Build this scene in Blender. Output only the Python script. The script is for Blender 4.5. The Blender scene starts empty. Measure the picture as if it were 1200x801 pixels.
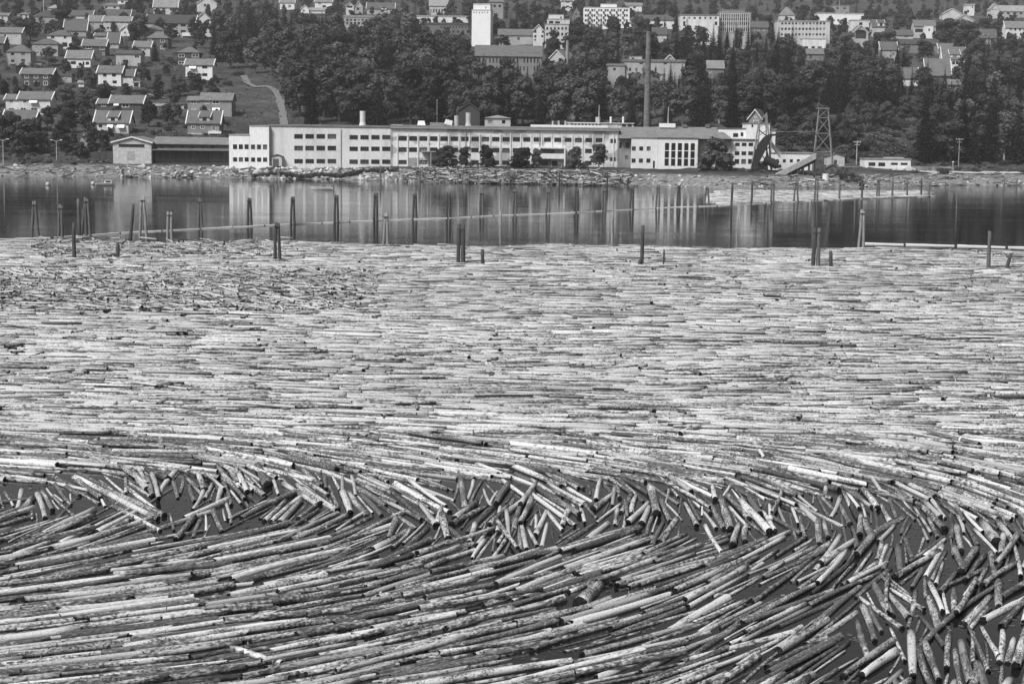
import bpy, math, random
import numpy as np
from mathutils import Vector, Matrix

random.seed(11)
RNG = np.random.default_rng(11)
SC = bpy.context.scene
COL = SC.collection

# ------------------------------------------------------------------ camera
F = 2000.0            # focal length in pixels of the 1200 px wide photograph
CX, CY = 600.0, 400.5
HZ = 145.0            # horizon row at the picture's centre
CAMH = 15.5
ROLL = math.radians(0.75)
PITCH = math.atan((CY - HZ) / F)
_U0 = Vector((0, math.sin(PITCH), math.cos(PITCH)))
_X0 = Vector((1, 0, 0))
FWD = Vector((0, math.cos(PITCH), -math.sin(PITCH)))
RGT = _X0 * math.cos(ROLL) + _U0 * math.sin(ROLL)
UPV = _U0 * math.cos(ROLL) - _X0 * math.sin(ROLL)
CAM = Vector((0, 0, CAMH))
cam_data = bpy.data.cameras.new('camera')
cam_data.sensor_width = 36.0
cam_data.lens = 36.0 * F / 1200.0
cam_data.clip_start = 0.5
cam_data.clip_end = 8000
cam = bpy.data.objects.new('camera', cam_data)
m3 = Matrix((RGT, UPV, -FWD)).transposed()
cam.matrix_world = Matrix.Translation(CAM) @ m3.to_4x4()
COL.objects.link(cam)
SC.camera = cam

# ------------------------------------------------------------------ light
SUN_EL, SUN_AZ = math.radians(50), math.radians(220)   # azimuth clockwise from +Y: behind the camera, to its left
world = bpy.data.worlds.new('World')
SC.world = world
world.use_nodes = True
wn = world.node_tree
wn.nodes.clear()
sky = wn.nodes.new('ShaderNodeTexSky')
sky.sky_type = 'NISHITA'
sky.sun_disc = False
sky.sun_elevation = SUN_EL
sky.sun_rotation = SUN_AZ
sky.dust_density = 4.0
sky.air_density = 1.0
bw = wn.nodes.new('ShaderNodeRGBToBW')                 # black-and-white film
bg = wn.nodes.new('ShaderNodeBackground')
bg.inputs['Strength'].default_value = 0.082
wo = wn.nodes.new('ShaderNodeOutputWorld')
wn.links.new(sky.outputs[0], bw.inputs[0])
wn.links.new(bw.outputs[0], bg.inputs['Color'])
wn.links.new(bg.outputs[0], wo.inputs['Surface'])
sun_data = bpy.data.lights.new('sun', 'SUN')
sun_data.energy = 3.4
sun_data.angle = math.radians(15)
sun = bpy.data.objects.new('sun', sun_data)
sd = Vector((math.sin(SUN_AZ) * math.cos(SUN_EL), math.cos(SUN_AZ) * math.cos(SUN_EL), math.sin(SUN_EL)))
sun.rotation_euler = sd.to_track_quat('Z', 'Y').to_euler()
sun.location = sd * 100
COL.objects.link(sun)
SC.view_settings.view_transform = 'Standard'
SC.view_settings.look = 'None'
SC.view_settings.exposure = 0.3
SC.view_settings.gamma = 1.0
SC.cycles.use_denoising = True
SC.cycles.max_bounces = 6
SC.cycles.diffuse_bounces = 2
SC.cycles.glossy_bounces = 2
SC.cycles.transmission_bounces = 2
SC.cycles.transparent_max_bounces = 4
SC.cycles.volume_bounces = 0
SC.cycles.caustics_reflective = False
SC.cycles.caustics_refractive = False

# ------------------------------------------------------------------ pixel <-> place
def ray(px, py):
    return RGT * ((px - CX) / F) + UPV * (-(py - CY) / F) + FWD

def at_z(px, py, z=0.0):
    d = ray(px, py)
    t = (z - CAM.z) / d.z
    return CAM + d * t

def at_y(px, py, Y):
    d = ray(px, py)
    return CAM + d * (Y / d.y)

def project(p):
    v = Vector(p) - CAM
    w = v.dot(FWD)
    return CX + F * v.dot(RGT) / w, CY - F * v.dot(UPV) / w

def project_np(P):
    V = P - np.array(CAM)
    w = V @ np.array(FWD)
    return CX + F * (V @ np.array(RGT)) / w, CY - F * (V @ np.array(UPV)) / w

def px_per_m(p):
    return F / (Vector(p) - CAM).dot(FWD)

_shx = np.array([-900, -180, -136, -70, -41, 0, 44, 54, 60, 68, 91, 120, 147, 260, 900], float)
_shy = np.array([458, 452, 454, 463, 460, 443, 440, 432, 430, 443, 454, 479, 488, 492, 500], float)
_pu = np.array([-90, -8, 0, 3, 8, 14, 20, 48, 85, 145, 245, 345, 445, 545, 745, 945, 1245, 1745, 2400], float)
_pz = np.array([-5, -1.0, 0, 0.9, 2.3, 3.3, 3.5, 4.6, 10.5, 19, 32, 45, 58, 70, 91, 112, 145, 210, 290], float)

def shore_y(x):
    return np.interp(x, _shx, _shy) + 1.2 * np.sin(x * 0.21) + 0.8 * np.sin(x * 0.53 + 1)

def ground(x, y):
    u = np.asarray(y, float) - np.interp(x, _shx, _shy) - (1.2 * np.sin(np.asarray(x) * 0.21) + 0.8 * np.sin(np.asarray(x) * 0.53 + 1)) * np.clip(1 - (np.asarray(y) - 480) / 60, 0, 1)
    z = np.interp(u, _pu, _pz)
    k = np.clip((u - 90) / 150, 0, 1)
    z = z + k * (1.6 * np.sin(x * 0.021 + 0.7) * np.sin(np.asarray(y) * 0.017) + 0.7 * np.sin(x * 0.061 + np.asarray(y) * 0.043))
    return z

def at_g(px, py):
    d = ray(px, py)
    lo = 425.0
    prev = None
    t = lo / d.y
    while t * d.y < 2500:
        p = CAM + d * t
        if p.z <= float(ground(p.x, p.y)):
            a, b = (prev if prev else t - 3 / d.y), t
            for _ in range(14):
                m = 0.5 * (a + b)
                q = CAM + d * m
                if q.z <= float(ground(q.x, q.y)):
                    b = m
                else:
                    a = m
            q = CAM + d * b
            q.z = float(ground(q.x, q.y))
            return q
        prev = t
        t += 4.0 / d.y
    q = CAM + d * (2000 / d.y)
    q.z = float(ground(q.x, q.y))
    return q

# ------------------------------------------------------------------ object helpers
def tag(o, label=None, cat=None, group=None, kind=None):
    if label: o['label'] = label
    if cat: o['category'] = cat
    if group: o['group'] = group
    if kind: o['kind'] = kind
    return o

def empty(name, loc, rz=0.0):
    o = bpy.data.objects.new(name, None)
    o.empty_display_size = 0.5
    o.location = loc
    o.rotation_euler = (0, 0, rz)
    COL.objects.link(o)
    return o

def link_mesh(name, me, parent=None, loc=None):
    o = bpy.data.objects.new(name, me)
    COL.objects.link(o)
    if parent is not None:
        o.parent = parent
    if loc is not None:
        o.location = loc
    return o

class MB:
    def __init__(self):
        self.v, self.f, self.m = [], [], []
    def poly(self, pts, m=0):
        i = len(self.v)
        self.v.extend([tuple(p) for p in pts])
        self.f.append(tuple(range(i, i + len(pts))))
        self.m.append(m)
    def box(self, x0, x1, y0, y1, z0, z1, m=0):
        i = len(self.v)
        self.v += [(x0, y0, z0), (x1, y0, z0), (x1, y1, z0), (x0, y1, z0), (x0, y0, z1), (x1, y0, z1), (x1, y1, z1), (x0, y1, z1)]
        self.f += [(i, i + 3, i + 2, i + 1), (i + 4, i + 5, i + 6, i + 7), (i, i + 1, i + 5, i + 4), (i + 1, i + 2, i + 6, i + 5), (i + 2, i + 3, i + 7, i + 6), (i + 3, i, i + 4, i + 7)]
        self.m += [m] * 6
    def slab(self, a, b, c, d, t, m=0):
        """a sheet a-b-c-d with thickness t downwards"""
        i = len(self.v)
        P = [Vector(p) for p in (a, b, c, d)]
        self.v += [tuple(p) for p in P] + [(p.x, p.y, p.z - t) for p in P]
        self.f += [(i, i + 1, i + 2, i + 3), (i + 7, i + 6, i + 5, i + 4)]
        for k in range(4):
            k2 = (k + 1) % 4
            self.f.append((i + k, i + 4 + k, i + 4 + k2, i + k2))
        self.m += [m] * 6
    def tube(self, p0, p1, r0, r1=None, n=8, m=0, caps=True):
        r1 = r0 if r1 is None else r1
        p0, p1 = Vector(p0), Vector(p1)
        ax = (p1 - p0).normalized()
        a = ax.orthogonal().normalized()
        b = ax.cross(a)
        i = len(self.v)
        for p, r in ((p0, r0), (p1, r1)):
            for k in range(n):
                t = 2 * math.pi * k / n
                self.v.append(tuple(p + a * (r * math.cos(t)) + b * (r * math.sin(t))))
        for k in range(n):
            k2 = (k + 1) % n
            self.f.append((i + k, i + k2, i + n + k2, i + n + k))
            self.m.append(m)
        if caps:
            self.f.append(tuple(i + n - 1 - k for k in range(n)))
            self.f.append(tuple(i + n + k for k in range(n)))
            self.m += [m, m]
    def build(self, name, mats, parent=None, loc=None, smooth=False):
        me = self.mesh(name, mats, smooth)
        return link_mesh(name, me, parent, loc)
    def mesh(self, name, mats, smooth=False):
        me = bpy.data.meshes.new(name)
        me.from_pydata(self.v, [], self.f)
        mats = mats if isinstance(mats, (list, tuple)) else [mats]
        for q in mats:
            me.materials.append(q)
        if len(mats) > 1:
            me.polygons.foreach_set('material_index', self.m)
        if smooth:
            me.polygons.foreach_set('use_smooth', [True] * len(self.f))
        return me

def fast_mesh(name, verts, quads, mats, smooth=True, extra=None, uv=None, attrs=None, mat_index=None):
    """verts (N,3); quads: list of arrays of faces (each (M,k)); attrs: per-vertex floats"""
    me = bpy.data.meshes.new(name)
    me.vertices.add(len(verts))
    me.vertices.foreach_set('co', np.ascontiguousarray(verts, np.float32).ravel())
    loops = np.concatenate([q.ravel() for q in quads])
    tot = np.concatenate([np.full(len(q), q.shape[1]) for q in quads])
    start = np.concatenate([[0], np.cumsum(tot)[:-1]])
    me.loops.add(len(loops))
    me.loops.foreach_set('vertex_index', loops.astype(np.int32))
    me.polygons.add(len(tot))
    me.polygons.foreach_set('loop_start', start.astype(np.int32))
    me.polygons.foreach_set('loop_total', tot.astype(np.int32))
    if mat_index is not None:
        me.polygons.foreach_set('material_index', np.asarray(mat_index, np.int32))
    me.polygons.foreach_set('use_smooth', np.full(len(tot), bool(smooth)))
    for q in (mats if isinstance(mats, (list, tuple)) else [mats]):
        me.materials.append(q)
    if uv is not None:
        ul = me.uv_layers.new(name='UVMap')
        ul.data.foreach_set('uv', np.ascontiguousarray(uv[loops], np.float32).ravel())
    for k, a in (attrs or {}).items():
        at = me.attributes.new(k, 'FLOAT', 'POINT')
        at.data.foreach_set('value', np.ascontiguousarray(a, np.float32))
    me.update(calc_edges=True)
    return me

# ------------------------------------------------------------------ materials (all neutral: black-and-white film)
_MC = {}
def nodes_of(name):
    m = bpy.data.materials.new(name)
    m.use_nodes = True
    nt = m.node_tree
    b = nt.nodes['Principled BSDF']
    return m, nt, b

def N(nt, kind, **kw):
    n = nt.nodes.new(kind)
    for k, v in kw.items():
        if k in n.inputs:
            n.inputs[k].default_value = v
        else:
            setattr(n, k, v)
    return n

def ramp(nt, src, stops):
    r = nt.nodes.new('ShaderNodeValToRGB')
    e = r.color_ramp.elements
    while len(e) > 1:
        e.remove(e[-1])
    e[0].position = stops[0][0]
    e[0].color = (stops[0][1],) * 3 + (1,)
    for p, c in stops[1:]:
        q = e.new(p)
        q.color = (c,) * 3 + (1,)
    nt.links.new(src, r.inputs[0])
    return r.outputs[0]

def mixv(nt, a, b, fac, mode='MIX'):
    n = nt.nodes.new('ShaderNodeMix')
    n.data_type = 'RGBA'
    n.blend_type = mode
    def put(i, v):
        if isinstance(v, (int, float)):
            if i == 0: n.inputs[0].default_value = v
            else: n.inputs[i].default_value = (v, v, v, 1)
        else:
            nt.links.new(v, n.inputs[i])
    put(0, fac); put(6, a); put(7, b)
    return n.outputs[2]

def plaster(tone, stain=0.25, scale=0.35):
    key = ('pl', round(tone, 2), stain, scale)
    if key in _MC: return _MC[key]
    m, nt, b = nodes_of('plaster_%02d' % int(tone * 100))
    tc = N(nt, 'ShaderNodeTexCoord')
    mp = N(nt, 'ShaderNodeMapping'); mp.inputs['Scale'].default_value = (1, 1, 0.35)
    nt.links.new(tc.outputs['Object'], mp.inputs[0])
    n1 = N(nt, 'ShaderNodeTexNoise', Scale=scale, Detail=6.0, Roughness=0.65)
    n2 = N(nt, 'ShaderNodeTexNoise', Scale=3.0, Detail=4.0)
    nt.links.new(mp.outputs[0], n1.inputs[0]); nt.links.new(mp.outputs[0], n2.inputs[0])
    c1 = ramp(nt, n1.outputs[0], [(0.35, tone * (1 - stain)), (0.55, tone), (1.0, min(0.85, tone * 1.06))])
    c2 = ramp(nt, n2.outputs[0], [(0.3, 0.86), (0.6, 1.0)])
    nt.links.new(mixv(nt, c1, c2, 1.0, 'MULTIPLY'), b.inputs['Base Color'])
    b.inputs['Roughness'].default_value = 0.9
    b.inputs['Specular IOR Level'].default_value = 0.2
    _MC[key] = m
    return m

def boards(tone):
    key = ('bd', round(tone, 2))
    if key in _MC: return _MC[key]
    m, nt, b = nodes_of('boards_%02d' % int(tone * 100))
    tc = N(nt, 'ShaderNodeTexCoord')
    w = N(nt, 'ShaderNodeTexWave', Scale=1.6, Distortion=0.3)
    w.bands_direction = 'Z'
    nt.links.new(tc.outputs['Object'], w.inputs[0])
    n1 = N(nt, 'ShaderNodeTexNoise', Scale=1.3, Detail=5.0)
    nt.links.new(tc.outputs['Object'], n1.inputs[0])
    c1 = ramp(nt, n1.outputs[0], [(0.3, tone * 0.72), (0.65, tone * 1.1)])
    c2 = ramp(nt, w.outputs[0], [(0.0, 0.75), (0.3, 1.0)])
    nt.links.new(mixv(nt, c1, c2, 1.0, 'MULTIPLY'), b.inputs['Base Color'])
    b.inputs['Roughness'].default_value = 0.85
    _MC[key] = m
    return m

def roofing(tone):
    key = ('rf', round(tone, 2))
    if key in _MC: return _MC[key]
    m, nt, b = nodes_of('roofing_%02d' % int(tone * 100))
    tc = N(nt, 'ShaderNodeTexCoord')
    w = N(nt, 'ShaderNodeTexWave', Scale=1.1, Distortion=0.6)
    w.bands_direction = 'Z'
    nt.links.new(tc.outputs['Object'], w.inputs[0])
    n1 = N(nt, 'ShaderNodeTexNoise', Scale=0.6, Detail=7.0, Roughness=0.7)
    nt.links.new(tc.outputs['Object'], n1.inputs[0])
    c1 = ramp(nt, n1.outputs[0], [(0.3, tone * 0.42), (0.5, tone * .6), (0.75, tone * .8)])
    c2 = ramp(nt, w.outputs[0], [(0.0, 0.8), (0.4, 1.0)])
    nt.links.new(mixv(nt, c1, c2, 1.0, 'MULTIPLY'), b.inputs['Base Color'])
    bp = N(nt, 'ShaderNodeBump', Strength=0.4, Distance=0.05)
    nt.links.new(w.outputs[0], bp.inputs['Height'])
    nt.links.new(bp.outputs[0], b.inputs['Normal'])
    b.inputs['Roughness'].default_value = 0.75
    _MC[key] = m
    return m

def flat(tone, rough=0.7, name='paint', metal=0.0):
    key = (name, round(tone, 3), rough)
    if key in _MC: return _MC[key]
    m, nt, b = nodes_of('%s_%02d' % (name, int(tone * 100)))
    tc = N(nt, 'ShaderNodeTexCoord')
    n1 = N(nt, 'ShaderNodeTexNoise', Scale=2.5, Detail=5.0)
    nt.links.new(tc.outputs['Object'], n1.inputs[0])
    nt.links.new(ramp(nt, n1.outputs[0], [(0.3, tone * 0.8), (0.65, tone * 1.1)]), b.inputs['Base Color'])
    b.inputs['Roughness'].default_value = rough
    b.inputs['Metallic'].default_value = metal
    _MC[key] = m
    return m

def glass_pane():
    if 'pane' in _MC: return _MC['pane']
    m, nt, b = nodes_of('window_glass')
    oi = N(nt, 'ShaderNodeObjectInfo')
    # some windows have curtains or blinds behind the glass
    nt.links.new(ramp(nt, oi.outputs['Random'], [(0.0, 0.008), (0.6, 0.022), (0.82, 0.07), (0.97, 0.24)]), b.inputs['Base Color'])
    b.inputs['Roughness'].default_value = 0.12
    _MC['pane'] = m
    return m

# ================================================================== THE SETTING
def terrain_material():
    m, nt, b = nodes_of('hillside_ground')
    geo = N(nt, 'ShaderNodeNewGeometry')
    sep = N(nt, 'ShaderNodeSeparateXYZ')
    nt.links.new(geo.outputs['Position'], sep.inputs[0])
    n1 = N(nt, 'ShaderNodeTexNoise', Scale=0.05, Detail=9.0, Roughness=0.7)
    n2 = N(nt, 'ShaderNodeTexNoise', Scale=0.6, Detail=6.0, Roughness=0.7)
    n3 = N(nt, 'ShaderNodeTexNoise', Scale=0.9, Detail=6.0, Roughness=0.75)
    for q in (n1, n2, n3):
        nt.links.new(geo.outputs['Position'], q.inputs[0])
    grass = mixv(nt, ramp(nt, n1.outputs[0], [(0.3, 0.032), (0.5, 0.06), (0.62, 0.095), (0.75, 0.13)]),
                 ramp(nt, n2.outputs[0], [(0.3, 0.6), (0.6, 1.15)]), 1.0, 'MULTIPLY')
    gravel = ramp(nt, n3.outputs[0], [(0.3, 0.09), (0.5, 0.19), (0.68, 0.34)])
    # the bank: gravel and rubble up to about 2.7 m, grass above
    ad = N(nt, 'ShaderNodeMath', operation='MULTIPLY_ADD')
    nt.links.new(n2.outputs[0], ad.inputs[0]); ad.inputs[1].default_value = 2.2
    nt.links.new(sep.outputs['Z'], ad.inputs[2])
    mr = N(nt, 'ShaderNodeMapRange')
    mr.inputs['From Min'].default_value = 3.6; mr.inputs['From Max'].default_value = 4.3
    nt.links.new(ad.outputs[0], mr.inputs['Value'])
    nt.links.new(mixv(nt, gravel, grass, mr.outputs[0]), b.inputs['Base Color'])
    bp = N(nt, 'ShaderNodeBump', Strength=0.9, Distance=0.6)
    nt.links.new(n2.outputs[0], bp.inputs['Height'])
    nt.links.new(bp.outputs[0], b.inputs['Normal'])
    b.inputs['Roughness'].default_value = 1.0
    b.inputs['Specular IOR Level'].default_value = 0.05
    return m

def build_terrain():
    xs = np.concatenate([np.linspace(-1500, -300, 30)[:-1], np.linspace(-300, 330, 260), np.linspace(330, 1500, 30)[1:]])
    ys = np.concatenate([np.linspace(400, 430, 6)[:-1], np.linspace(430, 620, 130)[:-1], np.linspace(620, 1100, 110)[:-1], np.linspace(1100, 2700, 60)])
    X, Y = np.meshgrid(xs, ys)
    Z = ground(X, Y)
    u = Y - shore_y(X)
    rough = np.clip((u - 2) / 20, 0, 1) * np.clip(1 - (u - 300) / 300, 0.2, 1)
    Z = Z + RNG.normal(0, 0.10, Z.shape) * rough
    V = np.stack([X, Y, Z], -1).reshape(-1, 3)
    nx, ny = len(xs), len(ys)
    i = (np.arange(ny - 1)[:, None] * nx + np.arange(nx - 1)[None, :]).ravel()
    Q = np.stack([i, i + 1, i + nx + 1, i + nx], 1)
    me = fast_mesh('hillside', V, [Q], terrain_material())
    o = link_mesh('hillside_terrain', me)
    tag(o, 'grassy hillside rising from a gravel bank behind the water', 'hillside', kind='structure')

def water_material():
    m, nt, b = nodes_of('fjord_water')
    geo = N(nt, 'ShaderNodeNewGeometry')
    mp = N(nt, 'ShaderNodeMapping'); mp.inputs['Scale'].default_value = (0.35, 1.0, 1.0)
    nt.links.new(geo.outputs['Position'], mp.inputs[0])
    n1 = N(nt, 'ShaderNodeTexNoise', Scale=1.1, Detail=4.0, Roughness=0.55)
    n2 = N(nt, 'ShaderNodeTexNoise', Scale=1.0, Detail=5.0, Roughness=0.65)
    mpb = N(nt, 'ShaderNodeMapping'); mpb.inputs['Scale'].default_value = (0.012, 0.11, 1.0)
    nt.links.new(geo.outputs['Position'], mpb.inputs[0])
    nt.links.new(mp.outputs[0], n1.inputs[0]); nt.links.new(mpb.outputs[0], n2.inputs[0])
    # breeze patches: the ripple strength changes over tens of metres
    st = N(nt, 'ShaderNodeMapRange')
    st.inputs['From Min'].default_value = 0.35; st.inputs['From Max'].default_value = 0.65
    st.inputs['To Min'].default_value = 0.10; st.inputs['To Max'].default_value = 0.45
    nt.links.new(n2.outputs[0], st.inputs['Value'])
    bp = N(nt, 'ShaderNodeBump', Distance=0.06)
    nt.links.new(st.outputs[0], bp.inputs['Strength'])
    nt.links.new(n1.outputs[0], bp.inputs['Height'])
    nt.links.new(bp.outputs[0], b.inputs['Normal'])
    b.inputs['Base Color'].default_value = (0.010, 0.010, 0.010, 1)
    b.inputs['Roughness'].default_value = 0.04
    b.inputs['IOR'].default_value = 1.33
    b.inputs['Specular IOR Level'].default_value = 0.38
    return m

def build_water():
    mb = MB()
    mb.poly([(-1500, -60, 0), (1500, -60, 0), (1500, 620, 0), (-1500, 620, 0)])
    o = mb.build('water', water_material())
    tag(o, 'calm dark fjord water with faint ripples and reflections', 'water', kind='structure')

def strip(name, pts, width, mat, lift, label, cat):
    """a path draped on the ground along photo pixels"""
    P = [at_g(*p) for p in pts]
    Q = []
    for a, b in zip(P[:-1], P[1:]):
        n = max(2, int((b - a).length / 3))
        for k in range(n):
            Q.append(a.lerp(b, k / n))
    Q.append(P[-1])
    mb = MB()
    prev = None
    for i, q in enumerate(Q):
        d = (Q[min(i + 1, len(Q) - 1)] - Q[max(i - 1, 0)]); d.z = 0
        d.normalize()
        w = width * (0.8 + 0.4 * random.random()) / 2
        n = Vector((-d.y, d.x, 0)) * w
        row = []
        for s in (-1, -0.33, 0.33, 1):
            p = q + n * s
            row.append((p.x, p.y, float(ground(p.x, p.y)) + lift))
        if prev:
            for k in range(3):
                mb.poly([prev[k], prev[k + 1], row[k + 1], row[k]])
        prev = row
    o = mb.build(name, mat)
    tag(o, label, cat, kind='structure')

build_terrain()
build_water()
GRAVEL = flat(0.16, 1.0, 'path_gravel')
strip('footpath', [(333, 147), (331, 132), (328, 118), (322, 106), (312, 101), (300, 103), (290, 98), (285, 88)], 2.6, GRAVEL, 0.3, 'pale winding footpath climbing the meadow beside the wood', 'path')
strip('footpath', [(98, 178), (99, 166), (102, 156)], 2.2, GRAVEL, 0.35, 'short pale garden path running down to the shore shed', 'path')
strip('footpath', [(160, 105), (176, 112), (192, 116)], 1.6, GRAVEL, 0.35, 'thin pale track crossing the garden slope', 'path')
strip('shore_road', [(1062, 201.3), (1110, 202), (1160, 202.6), (1215, 203.2), (1260, 204)], 2.5, flat(0.4, 1.0, 'path_gravel'), 0.3, 'pale gravel road along the shore right of the low hut', 'road')

# ================================================================== LOGS
def bark_material(name='log_bark', use_attr=True):
    m, nt, b = nodes_of(name)
    uv = N(nt, 'ShaderNodeUVMap')
    mp = N(nt, 'ShaderNodeMapping'); mp.inputs['Scale'].default_value = (0.6, 1.3, 1.0)
    nt.links.new(uv.outputs[0], mp.inputs[0])
    mp2 = N(nt, 'ShaderNodeMapping'); mp2.inputs['Scale'].default_value = (0.45, 1.6, 1.0)
    nt.links.new(uv.outputs[0], mp2.inputs[0])
    n1 = N(nt, 'ShaderNodeTexNoise', Scale=9.0, Detail=5.0, Roughness=0.66)     # flakes of bark
    n2 = N(nt, 'ShaderNodeTexNoise', Scale=20.0, Detail=4.0, Roughness=0.7)     # fibres
    n3 = N(nt, 'ShaderNodeTexNoise', Scale=0.9, Detail=2.0)                     # large worn stretches
    nt.links.new(mp.outputs[0], n1.inputs[0]); nt.links.new(mp2.outputs[0], n2.inputs[0]); nt.links.new(mp2.outputs[0], n3.inputs[0])
    tone = N(nt, 'ShaderNodeAttribute', attribute_name='tone')
    peel = N(nt, 'ShaderNodeAttribute', attribute_name='peel')
    # peeled pale wood where noise + local wear exceeds the log's own threshold
    a1 = N(nt, 'ShaderNodeMath', operation='MULTIPLY_ADD')
    nt.links.new(n3.outputs[0], a1.inputs[0]); a1.inputs[1].default_value = 0.8
    nt.links.new(n1.outputs[0], a1.inputs[2])
    a2 = N(nt, 'ShaderNodeMath', operation='ADD')
    nt.links.new(a1.outputs[0], a2.inputs[0]); nt.links.new(peel.outputs['Fac'], a2.inputs[1])
    mr = N(nt, 'ShaderNodeMapRange')
    mr.inputs['From Min'].default_value = 0.85; mr.inputs['From Max'].default_value = 1.02
    nt.links.new(a2.outputs[0], mr.inputs['Value'])
    fib = ramp(nt, n2.outputs[0], [(0.32, 0.42), (0.5, 0.9), (0.66, 1.12)])
    pale = mixv(nt, 0.58, fib, 1.0, 'MULTIPLY')
    dark = mixv(nt, ramp(nt, n1.outputs[0], [(.34, .045), (.5, .12), (.66, .26)]), fib, 1.0, 'MULTIPLY')
    c = mixv(nt, dark, pale, mr.outputs[0])
    c = mixv(nt, c, tone.outputs['Color'], 1.0, 'MULTIPLY')
    nt.links.new(c, b.inputs['Base Color'])
    bp = N(nt, 'ShaderNodeBump', Strength=0.8, Distance=0.04)
    nt.links.new(a1.outputs[0], bp.inputs['Height'])
    nt.links.new(bp.outputs[0], b.inputs['Normal'])
    b.inputs['Roughness'].default_value = 0.8
    b.inputs['Specular IOR Level'].default_value = 0.25
    return m

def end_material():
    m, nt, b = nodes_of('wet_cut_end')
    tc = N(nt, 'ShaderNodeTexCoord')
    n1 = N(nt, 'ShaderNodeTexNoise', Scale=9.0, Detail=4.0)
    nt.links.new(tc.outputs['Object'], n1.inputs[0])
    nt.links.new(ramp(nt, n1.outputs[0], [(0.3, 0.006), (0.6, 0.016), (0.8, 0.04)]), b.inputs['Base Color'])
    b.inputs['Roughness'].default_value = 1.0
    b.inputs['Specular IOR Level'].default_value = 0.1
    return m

BARK, CUT = bark_material(), end_material()
STUB = flat(0.16, 0.9, 'branch_wood')
ENDPALE = flat(0.2, 0.9, 'dry_cut_end')

def logs_mesh(name, C, ang, L, d, tone, peel, sides=8, rings=4, pitch=None, bend=0.03, wob=0.05):
    """many logs in one mesh; C (n,3) centres, ang heading in the ground plane"""
    n = len(L)
    ang = np.asarray(ang); pitch = np.zeros(n) if pitch is None else pitch
    t = np.linspace(-0.5, 0.5, rings)
    ph = np.linspace(0, 2 * np.pi, sides + 1)[:sides]
    taper = 1 + RNG.choice([-1, 1], n)[:, None] * (0.12 + 0.25 * RNG.random(n))[:, None] * t[None, :]
    R = (d / 2)[:, None] * taper * (1 + RNG.normal(0, wob, (n, rings)))
    by = RNG.normal(0, bend, n)[:, None] * L[:, None] * (t[None, :] ** 2 - 0.1)
    bz = RNG.normal(0, bend * 0.3, n)[:, None] * L[:, None] * (t[None, :] ** 2 - 0.1)
    rot0 = RNG.random(n)[:, None, None] * 6.28
    rr = R[:, :, None] * (1 + RNG.normal(0, wob * 0.8, (n, rings, sides)))
    lx = np.broadcast_to((t[None, :] * L[:, None])[:, :, None], (n, rings, sides)).copy()
    lx[:, 0, :] += RNG.normal(0, 0.03, (n, sides)); lx[:, -1, :] += RNG.normal(0, 0.03, (n, sides))
    ly = by[:, :, None] + rr * np.cos(ph[None, None, :] + rot0)
    lz = bz[:, :, None] + rr * np.sin(ph[None, None, :] + rot0)
    cp, sp = np.cos(pitch)[:, None, None], np.sin(pitch)[:, None, None]
    lx2, lz2 = lx * cp - lz * sp, lx * sp + lz * cp
    ca, sa = np.cos(ang)[:, None, None], np.sin(ang)[:, None, None]
    X = C[:, 0][:, None, None] + lx2 * ca - ly * sa
    Y = C[:, 1][:, None, None] + lx2 * sa + ly * ca
    Z = C[:, 2][:, None, None] + lz2
    V = np.stack([X, Y, Z], -1).reshape(-1, 3)
    base = (np.arange(n) * rings * sides)[:, None]
    k = np.arange(sides); k2 = (k + 1) % sides
    q = []
    for r in range(rings - 1):
        q.append(np.stack([r * sides + k, r * sides + k2, (r + 1) * sides + k2, (r + 1) * sides + k], 1))
    q = np.concatenate(q)
    Q = (base[:, :, None] + q[None]).reshape(-1, 4)
    E0 = base + k[::-1][None]
    E1 = base + ((rings - 1) * sides + k)[None]
    us = RNG.uniform(.55, 1.7, n)[:, None, None]
    U = lx * us * RNG.uniform(.6, 1.3, n)[:, None, None] + RNG.random(n)[:, None, None] * 900
    W = np.abs(ph - np.pi)[None, None, :] * (d / 2)[:, None, None] * us + RNG.random(n)[:, None, None] * 900
    uv = np.stack([U, np.broadcast_to(W, U.shape)], -1).reshape(-1, 2)
    at = {'tone': np.repeat(tone, rings * sides), 'peel': np.repeat(peel, rings * sides)}
    mi = np.concatenate([np.zeros(len(Q), int), np.ones(2 * n, int)])
    me = fast_mesh(name, V, [Q, E0, E1], [BARK, CUT], True, uv=uv, attrs=at, mat_index=mi)
    return me

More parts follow.
